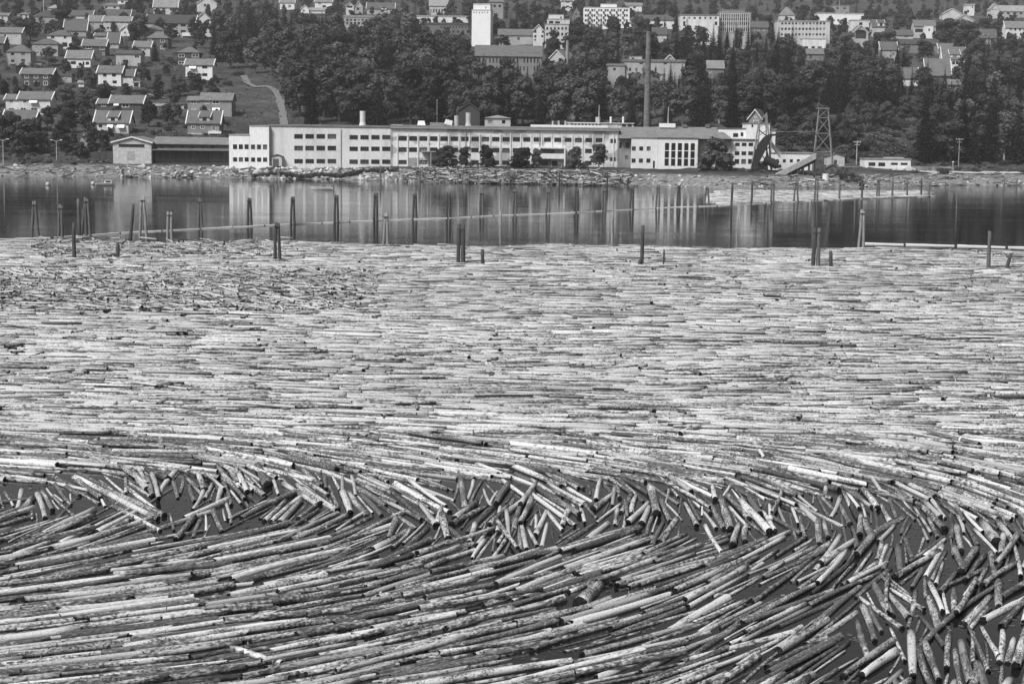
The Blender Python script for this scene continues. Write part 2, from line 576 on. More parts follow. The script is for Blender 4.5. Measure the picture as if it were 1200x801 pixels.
# ---- heading field of the near logs: (pixel x, pixel y, slope on the picture in degrees, + = falls to the right)
FIELD = [(-40, 500, 0), (150, 500, 1), (300, 500, 2), (600, 500, 2), (900, 500, 2), (1240, 500, 1), (0, 520, 3), (200, 522, 3), (400, 522, 4), (600, 525, 5), (800, 525, 4), (1000, 525, 4), (1200, 530, 4),
         (40, 555, 4), (130, 545, 6), (250, 535, 8), (350, 540, 14), (470, 545, 8), (560, 548, 8), (680, 548, 8), (760, 555, 10), (850, 545, 9), (950, 545, 10), (1060, 550, 10), (1150, 555, 12), (1230, 575, 18),
         (20, 595, 78), (50, 600, 70), (75, 590, 72), (110, 578, 38), (165, 566, 55), (190, 585, 28), (150, 585, 25), (115, 600, -24), (60, 612, -20), (10, 618, -18), (230, 570, 70), (255, 600, -70), (290, 562, 46), (330, 590, -38), (310, 600, -30), (370, 572, 35), (430, 578, 38), (470, 590, 30), (400, 605, -30),
         (520, 605, -80), (540, 580, -82), (525, 560, 18), (590, 605, -62), (560, 620, -52), (490, 630, -38), (615, 600, -66), (640, 580, 30), (660, 572, 40), (690, 605, -80), (700, 590, -78), (740, 605, -84), (770, 590, 82), (800, 590, 70), (822, 592, 62), (850, 598, 48), (880, 600, 50), (905, 582, 36), (925, 605, 52),
         (960, 600, 54), (985, 600, 58), (1005, 590, 52), (1030, 612, 82), (1050, 615, -78), (1035, 575, 34), (1080, 590, 42), (1110, 575, 26), (1150, 575, 20), (1195, 590, 26), (1120, 620, 66), (1165, 620, 66), (1145, 635, 70), (1195, 650, 72), (1180, 630, 60), (1100, 615, -80),
         (-30, 640, -10), (100, 642, -11), (200, 640, -10), (300, 628, -11), (400, 630, -20), (450, 645, -24), (520, 650, -16), (-30, 700, -6), (100, 700, -6), (200, 690, -8), (400, 690, -10), (300, 730, -8), (-30, 780, -6), (100, 790, -6), (200, 770, -8), (400, 775, -11),
         (560, 665, -13), (500, 710, -12), (600, 720, -14), (700, 640, -18), (750, 660, -17), (820, 645, -18), (900, 650, -25), (960, 645, -34), (1000, 652, -44), (800, 720, -18), (760, 700, -18), (850, 735, -32), (900, 720, -25), (1000, 690, -27), (600, 790, -10), (720, 780, -12), (850, 785, -25), (950, 775, -30), (1000, 770, -30),
         (1025, 705, 66), (1040, 735, 70), (1062, 690, 72), (1090, 705, 76), (1020, 660, -50), (1075, 655, -52), (1100, 645, -60), (1120, 690, -44), (1150, 705, -50), (1100, 745, -60), (1130, 765, -84), (1160, 745, -70), (1180, 705, -66), (1195, 765, -76), (1040, 785, -40), (1075, 795, 82), (1110, 800, 84), (1010, 735, -28), (1225, 720, -70), (700, 830, -12), (1000, 830, -34), (1180, 830, -78), (300, 830, -8)]
# jitter of the heading grows where the logs lie fanned out (steep slopes)
_fp = np.array([f[:2] for f in FIELD], float)
_fa = []
for _x, _y, _t in FIELD:
    _a, _b = at_z(_x - 4 * math.cos(math.radians(_t)), _y - 4 * math.sin(math.radians(_t)), 0.1), at_z(_x + 4 * math.cos(math.radians(_t)), _y + 4 * math.sin(math.radians(_t)), 0.1)
    _fa.append(math.atan2(_b.y - _a.y, _b.x - _a.x))
_fa = np.array(_fa)
_steep = np.abs(np.array([f[2] for f in FIELD], float)) > 32

def heading(px, py):
    w = 1.0 / (((px - _fp[:, 0]) * 1.0) ** 2 + ((py - _fp[:, 1]) * 1.7) ** 2 + 60.0) ** 2
    c, s = (w * np.cos(2 * _fa)).sum(), (w * np.sin(2 * _fa)).sum()
    return 0.5 * math.atan2(s, c), (w * _steep).sum() / w.sum()

# open pools between the near logs: ellipses on the picture (x, y, rx, ry)
POOLS = [(95, 556, 42, 7), (20, 572, 26, 9), (100, 588, 26, 8), (215, 592, 26, 12), (150, 612, 22, 5), (275, 588, 20, 9), (410, 595, 16, 7), (345, 562, 16, 5), (300, 612, 25, 5), (620, 566, 22, 6), (450, 570, 10, 5),
         (247, 695, 20, 5), (585, 688, 30, 5), (632, 764, 56, 9), (725, 690, 24, 9), (757, 742, 18, 6), (570, 700, 14, 5), (395, 740, 14, 4), (830, 618, 22, 12), (800, 612, 14, 10), (885, 694, 46, 7), (940, 626, 24, 7), (60, 596, 12, 8),
         (880, 560, 26, 5), (1090, 560, 16, 4), (1180, 560, 20, 4), (1072, 625, 10, 10), (1120, 665, 18, 12), (1180, 680, 14, 14), (1060, 720, 14, 10), (1010, 745, 14, 8), (1120, 730, 12, 10), (1160, 780, 12, 12), (985, 795, 18, 6),
         (350, 705, 16, 3), (170, 745, 20, 3), (480, 745, 14, 4), (705, 735, 14, 5), (1000, 560, 12, 4), (675, 590, 10, 8), (690, 565, 14, 5), (1190, 740, 10, 16), (240, 625, 20, 4)]
_po = np.array(POOLS, float) * np.array([1, 1, .92, .92])
def in_pool(px, py, k=1.0):
    return bool(((((px - _po[:, 0]) / _po[:, 2]) ** 2 + ((py - _po[:, 1]) / _po[:, 3]) ** 2) < k).any())

def zone_top(x):
    """row where the fanned near logs give way to the packed raft"""
    return 508.0

def pack_near():
    GX0, GX1, GY0, GY1, RES = -34.0, 34.0, 40.0, 95.0, 0.05
    nx, ny = int((GX1 - GX0) / RES), int((GY1 - GY0) / RES)
    occ = np.zeros((nx, ny), bool)
    out = []
    fixed = []
    def cells(x, y, a, L, d, grow=0.0):
        na, nb = max(3, int(L / 0.09)), max(2, int((d + grow) / 0.055) + 1)
        u = np.linspace(-L / 2, L / 2, na)[:, None]
        v = np.linspace(-(d + grow) / 2, (d + grow) / 2, nb)[None, :]
        ca, sa = math.cos(a), math.sin(a)
        ix = ((x + u * ca - v * sa - GX0) / RES).astype(int).ravel()
        iy = ((y + u * sa + v * ca - GY0) / RES).astype(int).ravel()
        return ix, iy
    def free(x, y, a, L, d, tol=0.05):
        ix, iy = cells(x, y, a, L, d)
        if ix.min() < 0 or iy.min() < 0 or ix.max() >= nx or iy.max() >= ny:
            return False
        return occ[ix, iy].mean() <= tol
    def put(x, y, a, L, d, kind):
        ix, iy = cells(x, y, a, L, d, 0.03)
        ok = (ix >= 0) & (iy >= 0) & (ix < nx) & (iy < ny)
        occ[ix[ok], iy[ok]] = True
        out.append((x, y, a, L, d, kind))
    # logs one can single out in the photograph: end pixels and thickness in pixels
    for (xa, ya, xb, yb, th, kind) in [
        (72, 721, 226, 698, 9.5, 'pale'), (680, 705, 702, 683, 20, 'stub'), (784, 735, 852, 697, 14, 'pale'), (900, 783, 985, 742, 12, ''), (868, 586, 902, 622, 11, ''), (868, 592, 898, 612, 10, 'pale'),
        (762, 570, 770, 603, 12, ''), (302, 545, 314, 568, 13, ''), (154, 550, 173, 573, 10, ''), (233, 556, 240, 574, 9, ''), (540, 560, 545, 596, 9, ''), (518, 602, 525, 630, 11, ''), (92, 562, 118, 583, 8, ''), (272, 756, 330, 775, 10, ''),
        (1024, 680, 1045, 718, 13, ''), (1012, 708, 1026, 748, 10, ''), (1004, 724, 1018, 770, 9, ''), (1126, 748, 1138, 796, 13, ''), (1130, 728, 1160, 696, 12, ''), (1118, 640, 1128, 662, 9, ''), (1152, 612, 1168, 634, 14, 'stub'), (1190, 780, 1204, 735, 13, ''),
        (310, 608, 335, 584, 7, ''), (216, 606, 268, 584, 8, 'pale'), (112, 626, 160, 602, 8, ''), (1072, 758, 1164, 684, 8, ''), (480, 562, 522, 592, 6, 'pale'), (826, 614, 845, 645, 6, 'pale'), (845, 583, 856, 620, 10, ''), (700, 790, 758, 768, 11, 'pale'),
        (930, 737, 800, 770, 9, 'pale'), (1010, 790, 1050, 762, 12, 'pale'), (556, 540, 640, 571, 7, 'pale'), (1085, 672, 1105, 636, 8, 'pale'), (955, 665, 985, 625, 8, '')]:
        A, B = at_z(xa, ya, 0.1), at_z(xb, yb, 0.1)
        mid = (A + B) / 2
        put(mid.x, mid.y, math.atan2(B.y - A.y, B.x - A.x), (B - A).length, th * .82 / px_per_m(mid), kind or 'log')
    r = random.Random(5)
    def attempt(n, dlo, dhi, lscale, slide=True):
        for _ in range(n):
            x = r.uniform(GX0 + 2, GX1 - 2); y = r.uniform(GY0 + 2, GY1 - 3)
            if abs(x) > 0.315 * y + 3: continue
            px, py = project((x, y, 0.1))
            if py < zone_top(px) or py > 850: continue
            a, st = heading(px, py)
            a += r.gauss(0, math.radians(3.0 + 8 * st))
            if r.random() < 0.02: a += r.uniform(-1.2, 1.2)
            d = dlo + (dhi - dlo) * r.random() ** 1.5
            if st > 0.5: L = r.uniform(2.6, 4.6) * lscale
            else: L = r.choice([r.uniform(3.4, 5.2), r.uniform(4.2, 6.6)]) * lscale
            if in_pool(px, py): continue
            if not free(x, y, a, L, d): continue
            if slide:
                for sgn in ((1, -1) if r.random() < 0.5 else (-1, 1)):
                    nxv, nyv = -math.sin(a) * 0.045 * sgn, math.cos(a) * 0.045 * sgn
                    x2, y2, k = x, y, 0
                    while k < 36 and free(x2 + nxv, y2 + nyv, a, L, d):
                        x2 += nxv; y2 += nyv; k += 1
                    if k < 36:
                        q = project((x2, y2, 0.1))
                        if not in_pool(q[0], q[1], 0.9) and q[1] > zone_top(q[0]) - 3:
                            x, y = x2, y2
                            break
            ix, iy = cells(x, y, a, L, d)
            # keep the open pools open: at most a little of a log may reach into one
            if st <= 0.5:
                ca, sa = math.cos(a), math.sin(a)
                hit = 0
                for t in (-0.45, -0.2, 0.2, 0.45):
                    q = project((x + ca * L * t, y + sa * L * t, 0.1))
                    hit += in_pool(q[0], q[1], 0.8)
                if hit > 0: continue
            put(x, y, a, L, d, 'log')
    attempt(4500, 0.15, 0.29, 1.0)
    attempt(22000, 0.11, 0.19, 1.0)
    attempt(38000, 0.085, 0.14, 0.9)
    attempt(28000, 0.065, 0.10, 0.6)
    return out

near = pack_near()
# order by how large each shows
def shown(l):
    x, y, a, L, d, k = l
    ca, sa = math.cos(a) * L / 2, math.sin(a) * L / 2
    p, q = project((x - ca, y - sa, 0.1)), project((x + ca, y + sa, 0.1))
    mx, my = (p[0] + q[0]) / 2, (p[1] + q[1]) / 2
    inside = -10 < mx < 1210 and my < 800
    lenpx = math.hypot(p[0] - q[0], p[1] - q[1])
    return (lenpx * d * px_per_m((x, y, 0.1))) * (1.0 if inside else 0.05)
near.sort(key=shown, reverse=True)

def single_log(x, y, a, L, d, kind, tone, peel, z, pitch=0.0):
    """one log: bark mesh at top level, its two cut ends as parts"""
    sides, rings = 12, 9
    t = np.linspace(-0.5, 0.5, rings)
    tp = random.choice((-1, 1)) * random.uniform(0.12, 0.42)
    by = random.gauss(0, 0.03) * L
    ph = np.arange(sides) * 2 * np.pi / sides
    flare = np.zeros(rings)
    if kind == 'stub': flare[0] = 0.1
    V = []
    for i in range(rings):
        R = d / 2 * (1 + tp * t[i] + flare[i]) * (1 + random.gauss(0, 0.03))
        rr = R * (1 + RNG.normal(0, 0.05, sides))
        V.append(np.stack([np.full(sides, t[i] * L) + (RNG.normal(0, 0.04, sides) if i in (0, rings - 1) else 0), by * (t[i] ** 2 - 0.1) * 2 + rr * np.cos(ph), rr * np.sin(ph)], 1))
    V = np.concatenate(V)
    k = np.arange(sides); k2 = (k + 1) % sides
    Q = np.concatenate([np.stack([r * sides + k, r * sides + k2, (r + 1) * sides + k2, (r + 1) * sides + k], 1) for r in range(rings - 1)])
    off = (random.random() * 900, random.random() * 900)
    # a seam-free wrap: run round the log and back
    us = random.uniform(.55, 1.7)
    uvv = np.stack([V[:, 0] * us * random.uniform(.6, 1.3) + off[0], np.tile(np.abs(ph - np.pi) * d / 2, rings) * us + off[1]], 1)
    n = len(V)
    me = fast_mesh('log', V, [Q], BARK, True, uv=uvv, attrs={'tone': np.full(n, tone), 'peel': np.full(n, peel)})
    o = link_mesh('log', me)
    o.location = (x, y, z)
    o.rotation_euler = (0, -pitch, a)
    for e in (0, rings - 1):
        ring = V[e * sides:(e + 1) * sides]
        mb = MB()
        mb.poly([tuple(p) for p in (ring if e else ring[::-1])])
        mb.build('cut_end', ENDPALE if random.random() < 0.02 and kind != 'stub' else CUT, o)
    if kind == 'log' and random.random() < 0.22:
        for _ in range(random.randint(1, 2)):
            t_, a_ = random.uniform(-.4, .4) * L, random.uniform(.3, 2.8)
            dr = Vector((random.uniform(.1, .5), math.cos(a_), math.sin(a_))).normalized()
            c0 = Vector((t_, 0, 0))
            mb = MB(); mb.tube(c0 + dr * d * .35, c0 + dr * (d * .5 + random.uniform(.04, .16)), .03, .018, 5)
            mb.build('branch_stub', STUB, o)
    return o

NSINGLE = 300
LABELS = []      # (object, base label, category, group, px, py) made unique at the end
COLS = ['far left', 'left', 'centre left', 'centre right', 'right', 'far right']
def log_rows(py):
    return ('along the bottom edge' if py > 765 else 'in the lower sweep' if py > 705 else 'in the middle sweep' if py > 655 else 'below the fanned band' if py > 618 else 'in the fanned band' if py > 550 else 'at the raft edge')

nearC, restL = [], []
for i, (x, y, a, L, d, kind) in enumerate(near):
    tone = float(np.clip(random.gauss(0.97, 0.2), 0.35, 1.25))
    peel = float(np.clip(random.gauss(0.0, 0.11), -0.24, 0.3))
    if kind == 'pale': tone, peel = 1.1, 0.17
    if kind == 'stub': tone, peel = 0.9, 0.05
    z = d * random.choice((random.uniform(-.1, .1), random.uniform(0.15, 0.4), random.uniform(0.15, 0.4)))
    if i < NSINGLE:
        o = single_log(x, y, a, L, d, kind, tone, peel, z)
        px, py = project((x, y, z))
        p1, p2 = project((x + math.cos(a) * L / 2, y + math.sin(a) * L / 2, z)), project((x - math.cos(a) * L / 2, y - math.sin(a) * L / 2, z))
        sl = abs(math.degrees(math.atan2(p2[1] - p1[1], p2[0] - p1[0]))); sl = min(sl, 180 - sl)
        bark = 'pale peeled' if peel > 0.11 else 'dark-barked' if peel < -0.02 else 'mottled grey'
        girth = 'stout ' if d > 0.29 else 'slender ' if d < 0.19 else ''
        length = 'short ' if L < 3.6 else 'long ' if L > 5.6 else ''
        turn = 'end-on' if sl > 55 else 'slanting' if sl > 22 else 'lying crosswise'
        col = COLS[min(5, max(0, int(px // 200)))]
        if kind == 'stub':
            bark, length = 'very stout', 'stubby '
        LABELS.append((o, '%s %s%slog, %s, %s, %s' % (bark, girth if kind != 'stub' else '', length, turn, log_rows(py), col), 'log', 'large floating logs in front', px, py))
    else:
        restL.append((x, y, a, L, d, tone, peel, z))
rr_ = random.Random(77)
for _ in range(110):                       # logs that ride up over their neighbours
    x, y, a, L, d, kind = rr_.choice(near)
    q = project((x, y, .1))
    if in_pool(q[0], q[1], 2.2): continue
    restL.append((x + rr_.uniform(-1, 1), y + rr_.uniform(-.3, .3), a + rr_.gauss(0, .10), rr_.uniform(3, 5), rr_.uniform(.12, .22), rr_.uniform(.8, 1.1), rr_.uniform(-.05, .15), .21))
A = np.array(restL)
me = logs_mesh('small_near_logs', np.stack([A[:, 0], A[:, 1], A[:, 7]], 1), A[:, 2], A[:, 3], A[:, 4], A[:, 5], A[:, 6], sides=10, rings=7, bend=0.03, wob=0.05)
tag(link_mesh('floating_logs', me), 'smaller floating logs filling in among the large ones in front', 'logs', kind='stuff')

# a few logs that ride up over their neighbours
# ---- the packed raft behind: logs laid side by side, far edge along the picture's row 281..293
def warp(x, y):
    w = 1.6 * np.sin(x / 9.0 + y / 23.0) + 2.4 * np.sin(x / 19.0 - y / 31.0 + 1.0) + 0.7 * np.sin(x / 4.3 + y / 7.0)
    g = 1.6 / 9.0 * np.cos(x / 9.0 + y / 23.0) + 2.4 / 19.0 * np.cos(x / 19.0 - y / 31.0 + 1.0) + 0.7 / 4.3 * np.cos(x / 4.3 + y / 7.0)
    return 0.5 * w, 0.5 * g

def pack_raft():
    r = random.Random(9)
    RES = 0.25
    X0, X1 = -80.0, 80.0
    n = int((X1 - X0) / RES)
    xs = X0 + (np.arange(n) + 0.5) * RES
    def edge(row_l, row_r, amp, seed):
        e = []
        for x in xs:
            # find Y where the pixel row is reached on the line x
            Y = 31000 / (0.5 * (row_l + row_r) - HZ)
            for _ in range(4):
                px, py = project((x, Y, 0))
                rr = row_l + (row_r - row_l) * (px / 1200)
                Y = Y * (py - (HZ + (px - 600) * math.tan(ROLL))) / (rr - (HZ + (px - 600) * math.tan(ROLL)))
            e.append(Y)
        return np.array(e)
    start = edge(509, 509, 0, 1)
    end = edge(282.6, 294.5, 0, 2) + 1.5 * np.sin(xs / 6.0) + 1.0 * np.sin(xs / 2.3)
    h = start.copy()
    out = []
    done = np.zeros(n, bool)
    guard = 0
    while guard < 120000:
        guard += 1
        hh = np.where(h >= end, 1e9, h)
        i = int(hh.argmin())
        if hh[i] > 1e8: break
        lo = i
        while lo > 0 and h[lo - 1] < h[i] + 0.10 and h[lo - 1] < end[lo - 1] + 0.5: lo -= 1
        hi = i
        while hi < n - 1 and h[hi + 1] < h[i] + 0.10 and h[hi + 1] < end[hi + 1] + 0.5: hi += 1
        run = (hi - lo + 1) * RES
        d = 0.08 + 0.13 * r.random() ** 1.4
        L = r.choice([r.uniform(2.8, 4.6), r.uniform(3.6, 5.8)])
        if run < 2.2:
            nb = []
            if lo > 0: nb.append(h[lo - 1])
            if hi < n - 1: nb.append(h[hi + 1])
            h[lo:hi + 1] = max(min(nb) if nb else h[i] + 0.2, h[i] + 0.02)
            continue
        if run < L: L = run
        elif run - L < 1.6: L = min(run, 7.4)
        s = lo if (run <= L or r.random() < 0.5) else r.randint(lo, hi + 1 - int(L / RES))
        e = min(n, s + max(1, int(round(L / RES))))
        top = h[s:e].max()
        y = top + d / 2
        h[s:e] = y + d / 2 + 0.012
        x = X0 + (s + e) / 2 * RES
        out.append((x, y, L * r.uniform(.88, .985), d))
    return np.array(out)

raft = pack_raft()
wv, wg = warp(raft[:, 0], raft[:, 1])
fade = np.clip((raft[:, 1] - 86) / 25, 0, 1) * np.clip((208 - raft[:, 1]) / 20, 0, 1)
P3 = np.stack([raft[:, 0], raft[:, 1] + wv * fade, np.zeros(len(raft))], 1)
px, py = project_np(P3)
keep = (px > -130) & (px < 1330)
raft, P3, wg, fade, px, py = raft[keep], P3[keep], wg[keep], fade[keep], px[keep], py[keep]
n = len(raft)
ang = np.arctan(wg * fade) + RNG.normal(0, math.radians(3.0), n)
ang -= np.clip((P3[:, 1] - 96) / -10, 0, 1) * 0.12
odd = RNG.random(n) < 0.14
ang[odd] += RNG.normal(0, math.radians(14), odd.sum())
L = raft[:, 2].copy(); d = raft[:, 3].copy()
# jammed stretches at the left where the logs lie crosswise and piled
jam = ((px < 440 - 0.8 * (py - 330) ** 1) & (py > 318) & (py < 366)) | ((px > 40) & (px < 335) & (py > 284) & (py < 303))
jam &= RNG.random(n) < 0.62
ang[jam] = RNG.normal(-0.85, 0.5, jam.sum())
L[jam] *= 0.72
P3[:, 2] = d * RNG.uniform(0.1, 0.45, n) + jam * RNG.uniform(0, 0.35, n) + (RNG.random(n) < 0.06) * 0.1
pit = RNG.normal(0, 0.008, n) + jam * RNG.normal(0, 0.07, n)
lead = np.abs(np.sin(P3[:, 1] * .19 + 1.4 * np.sin(P3[:, 0] * .055) + 2.0 * np.sin(P3[:, 0] * .021 + 1))) < .035      # narrow leads of open water
gone = RNG.random(n) < np.where(lead & (RNG.random(n) < .5), .45, .025)
# second layer: logs that have ridden up over the raft
m2 = int(n * 0.05)
i2 = RNG.choice(n, m2, replace=False)
C2 = P3[i2] + np.stack([RNG.normal(0, 1, m2), RNG.normal(0, 0.3, m2), np.full(m2, 0.17)], 1)
a2 = ang[i2] + RNG.normal(0, 0.10, m2)
jj = np.where(jam)[0]
m3_ = min(len(jj), 320)
i3 = RNG.choice(jj, m3_, replace=False)
C3 = P3[i3] + np.stack([RNG.normal(0, 1, m3_), RNG.normal(0, 0.5, m3_), RNG.uniform(0.15, 0.55, m3_)], 1)
a3 = RNG.normal(-0.8, 0.7, m3_)
g = ~gone
C = np.concatenate([P3[g], C2, C3]); AN = np.concatenate([ang[g], a2, a3])
LL = np.concatenate([L[g], L[i2] * 0.9, L[i3] * 0.8]); DD = np.concatenate([d[g], d[i2] * 0.9, d[i3]])
PT = np.concatenate([pit[g], RNG.normal(0, 0.01, m2), RNG.normal(0, 0.08, m3_)])
nn = len(C)
TN = np.clip(RNG.normal(0.95, 0.10, nn), 0.5, 1.15); PL = np.clip(RNG.normal(0.095, 0.07, nn), -0.12, 0.26)
TN *= 1 + .10 * np.sin(C[:, 1] * .11 + C[:, 0] * .05) * np.sin(C[:, 0] * .07 + 2) + .06 * np.sin(C[:, 1] * .31 - C[:, 0] * .12)
wet = RNG.random(nn) < 0.03                 # waterlogged, nearly black
TN[wet] = RNG.uniform(.12, .35, wet.sum())
# short butts that stick out towards the viewer
mb_ = 420
ib = RNG.choice(n, mb_, replace=False)
C = np.concatenate([C, P3[ib] + np.stack([np.zeros(mb_), np.zeros(mb_), RNG.uniform(.06, .2, mb_)], 1)]); AN = np.concatenate([AN, RNG.uniform(-2.2, -.9, mb_)])
LL = np.concatenate([LL, RNG.uniform(.7, 1.8, mb_)]); DD = np.concatenate([DD, RNG.uniform(.15, .28, mb_)]); PT = np.concatenate([PT, RNG.normal(0, .06, mb_)])
TN = np.concatenate([TN, RNG.uniform(.6, 1.05, mb_)]); PL = np.concatenate([PL, RNG.normal(.05, .07, mb_)])
for nm, lo, hi, sd_, rg in (('near', 0, 125, 8, 4), ('far', 125, 900, 6, 3)):
    s = (C[:, 1] >= lo) & (C[:, 1] < hi)
    me = logs_mesh('raft_' + nm, C[s], AN[s], LL[s], DD[s], TN[s], PL[s], sides=sd_, rings=rg, pitch=PT[s], bend=0.012)
    tag(link_mesh('log_raft', me), 'nearer half of the wide raft of packed floating logs' if nm == 'near' else 'far half of the packed log raft, reaching the open water', 'log raft', kind='stuff')
print('logs: near', len(near), 'raft', nn)

# ---- the small pale raft at the far shore, behind the boom
def far_raft():
    pts = []
    for _ in range(9000):
        x = random.uniform(838, 1085); y = random.uniform(222, 240)
        lo = 223 + (x - 850) * 0.003; hi = 238.5 - max(0, (x - 850)) * 0.036
        if x < 850: lo += (850 - x) * 0.5
        if lo < y < hi: pts.append((x, y))
    pts = pts[:1700]
    P = np.array([at_z(a, b, 0.06) for a, b in pts])
    k = len(P)
    me = logs_mesh('far_raft', P, RNG.normal(0.1, 0.12, k), RNG.uniform(3, 5.5, k), RNG.uniform(0.16, 0.36, k), RNG.uniform(.75, 1.1, k), RNG.normal(0.10, 0.09, k), sides=6, rings=2)
    tag(link_mesh('log_raft', me), 'narrow pale raft of logs below the lattice tower at the far shore', 'log raft', kind='stuff')
far_raft()

def scraps():
    P, S = [], []
    for (cx_, cy_, rx, ry) in POOLS:
        for _ in range(int(rx * ry * .10) + 4):
            a, q = random.random() * 6.28, random.random() ** .4
            p = at_z(cx_ + rx * 1.2 * q * math.cos(a), cy_ + ry * 1.2 * q * math.sin(a), .012)
            P.append(p); S.append(random.choice((.02, .03, .04, .06, .11)) * random.uniform(.7, 1.3))
    mb = MB()
    for p, s_ in zip(P, S):
        n = random.randint(4, 7); a0 = random.random() * 6.28; e = random.uniform(.3, 1)
        c, s1 = math.cos(a0), math.sin(a0)
        ring = []
        for k in range(n):
            t = 6.28 * k / n; r = s_ * random.uniform(.7, 1.3)
            u, v = r * math.cos(t), r * e * math.sin(t)
            ring.append((p.x + u * c - v * s1, p.y + u * s1 + v * c, p.z + random.uniform(0, .012)))
        i = len(mb.v)
        mb.poly(ring)
        mb.poly([(q[0], q[1], -.02) for q in ring][::-1])
        for k in range(n):
            k2 = (k + 1) % n
            mb.poly([(ring[k][0], ring[k][1], -.02), (ring[k2][0], ring[k2][1], -.02), ring[k2], ring[k]])
    m, nt, b = nodes_of('bark_scrap')
    geo = N(nt, 'ShaderNodeNewGeometry')
    n1 = N(nt, 'ShaderNodeTexNoise', Scale=3.0, Detail=2.0)
    nt.links.new(geo.outputs['Position'], n1.inputs[0])
    nt.links.new(ramp(nt, n1.outputs[0], [(.35, .03), (.55, .09), (.7, .22)]), b.inputs['Base Color'])
    tag(mb.build('bark_debris', m), 'bits of bark and wood floating in the gaps between logs', 'bark debris', kind='stuff')
scraps()

# ================================================================== PILINGS AND BOOMS
PILE_PALE, PILE_DARK = boards(0.20), boards(0.07)
def wood_round(tone, name):
    m, nt, b = nodes_of(name)
    tc = N(nt, 'ShaderNodeTexCoord')
    mp = N(nt, 'ShaderNodeMapping'); mp.inputs['Scale'].default_value = (6, 6, 0.8)
    nt.links.new(tc.outputs['Object'], mp.inputs[0])
    n1 = N(nt, 'ShaderNodeTexNoise', Scale=1.5, Detail=6.0, Roughness=0.7)
    nt.links.new(mp.outputs[0], n1.inputs[0])
    nt.links.new(ramp(nt, n1.outputs[0], [(0.3, tone * 0.45), (0.5, tone), (0.72, tone * 1.7)]), b.inputs['Base Color'])
    b.inputs['Roughness'].default_value = 0.85
    return m
PILE_MATS = {'dark': wood_round(0.05, 'wet_pile'), 'mid': wood_round(0.10, 'weathered_pile'), 'pale': wood_round(0.22, 'bleached_pile')}

def pile_mesh(top, base_off, top_off, r, mat):
    """one driven pile: tapered, a little crooked, with a rough top"""
    mb = MB()
    n, rings = 9, 6
    V = []
    for i in range(rings):
        t = i / (rings - 1)
        z = -1.2 + (top + 1.2) * t
        k = max(0, z) / max(top, .1)
        cx_ = base_off[0] * (1 - k) + top_off[0] * k + random.gauss(0, 0.015)
        cy_ = base_off[1] * (1 - k) + top_off[1] * k
        R = r * (1.08 - 0.22 * t) * (1 + random.gauss(0, 0.03))
        for j in range(n):
            a = 2 * math.pi * j / n
            V.append((cx_ + R * math.cos(a) * (1 + random.gauss(0, .04)), cy_ + R * math.sin(a), z + (random.gauss(0, 0.04) if i == rings - 1 else 0)))
    mb.v = V
    for i in range(rings - 1):
        for j in range(n):
            j2 = (j + 1) % n
            mb.f.append((i * n + j, i * n + j2, (i + 1) * n + j2, (i + 1) * n + j)); mb.m.append(0)
    mb.f.append(tuple((rings - 1) * n + j for j in range(n))); mb.m.append(0)
    return mb

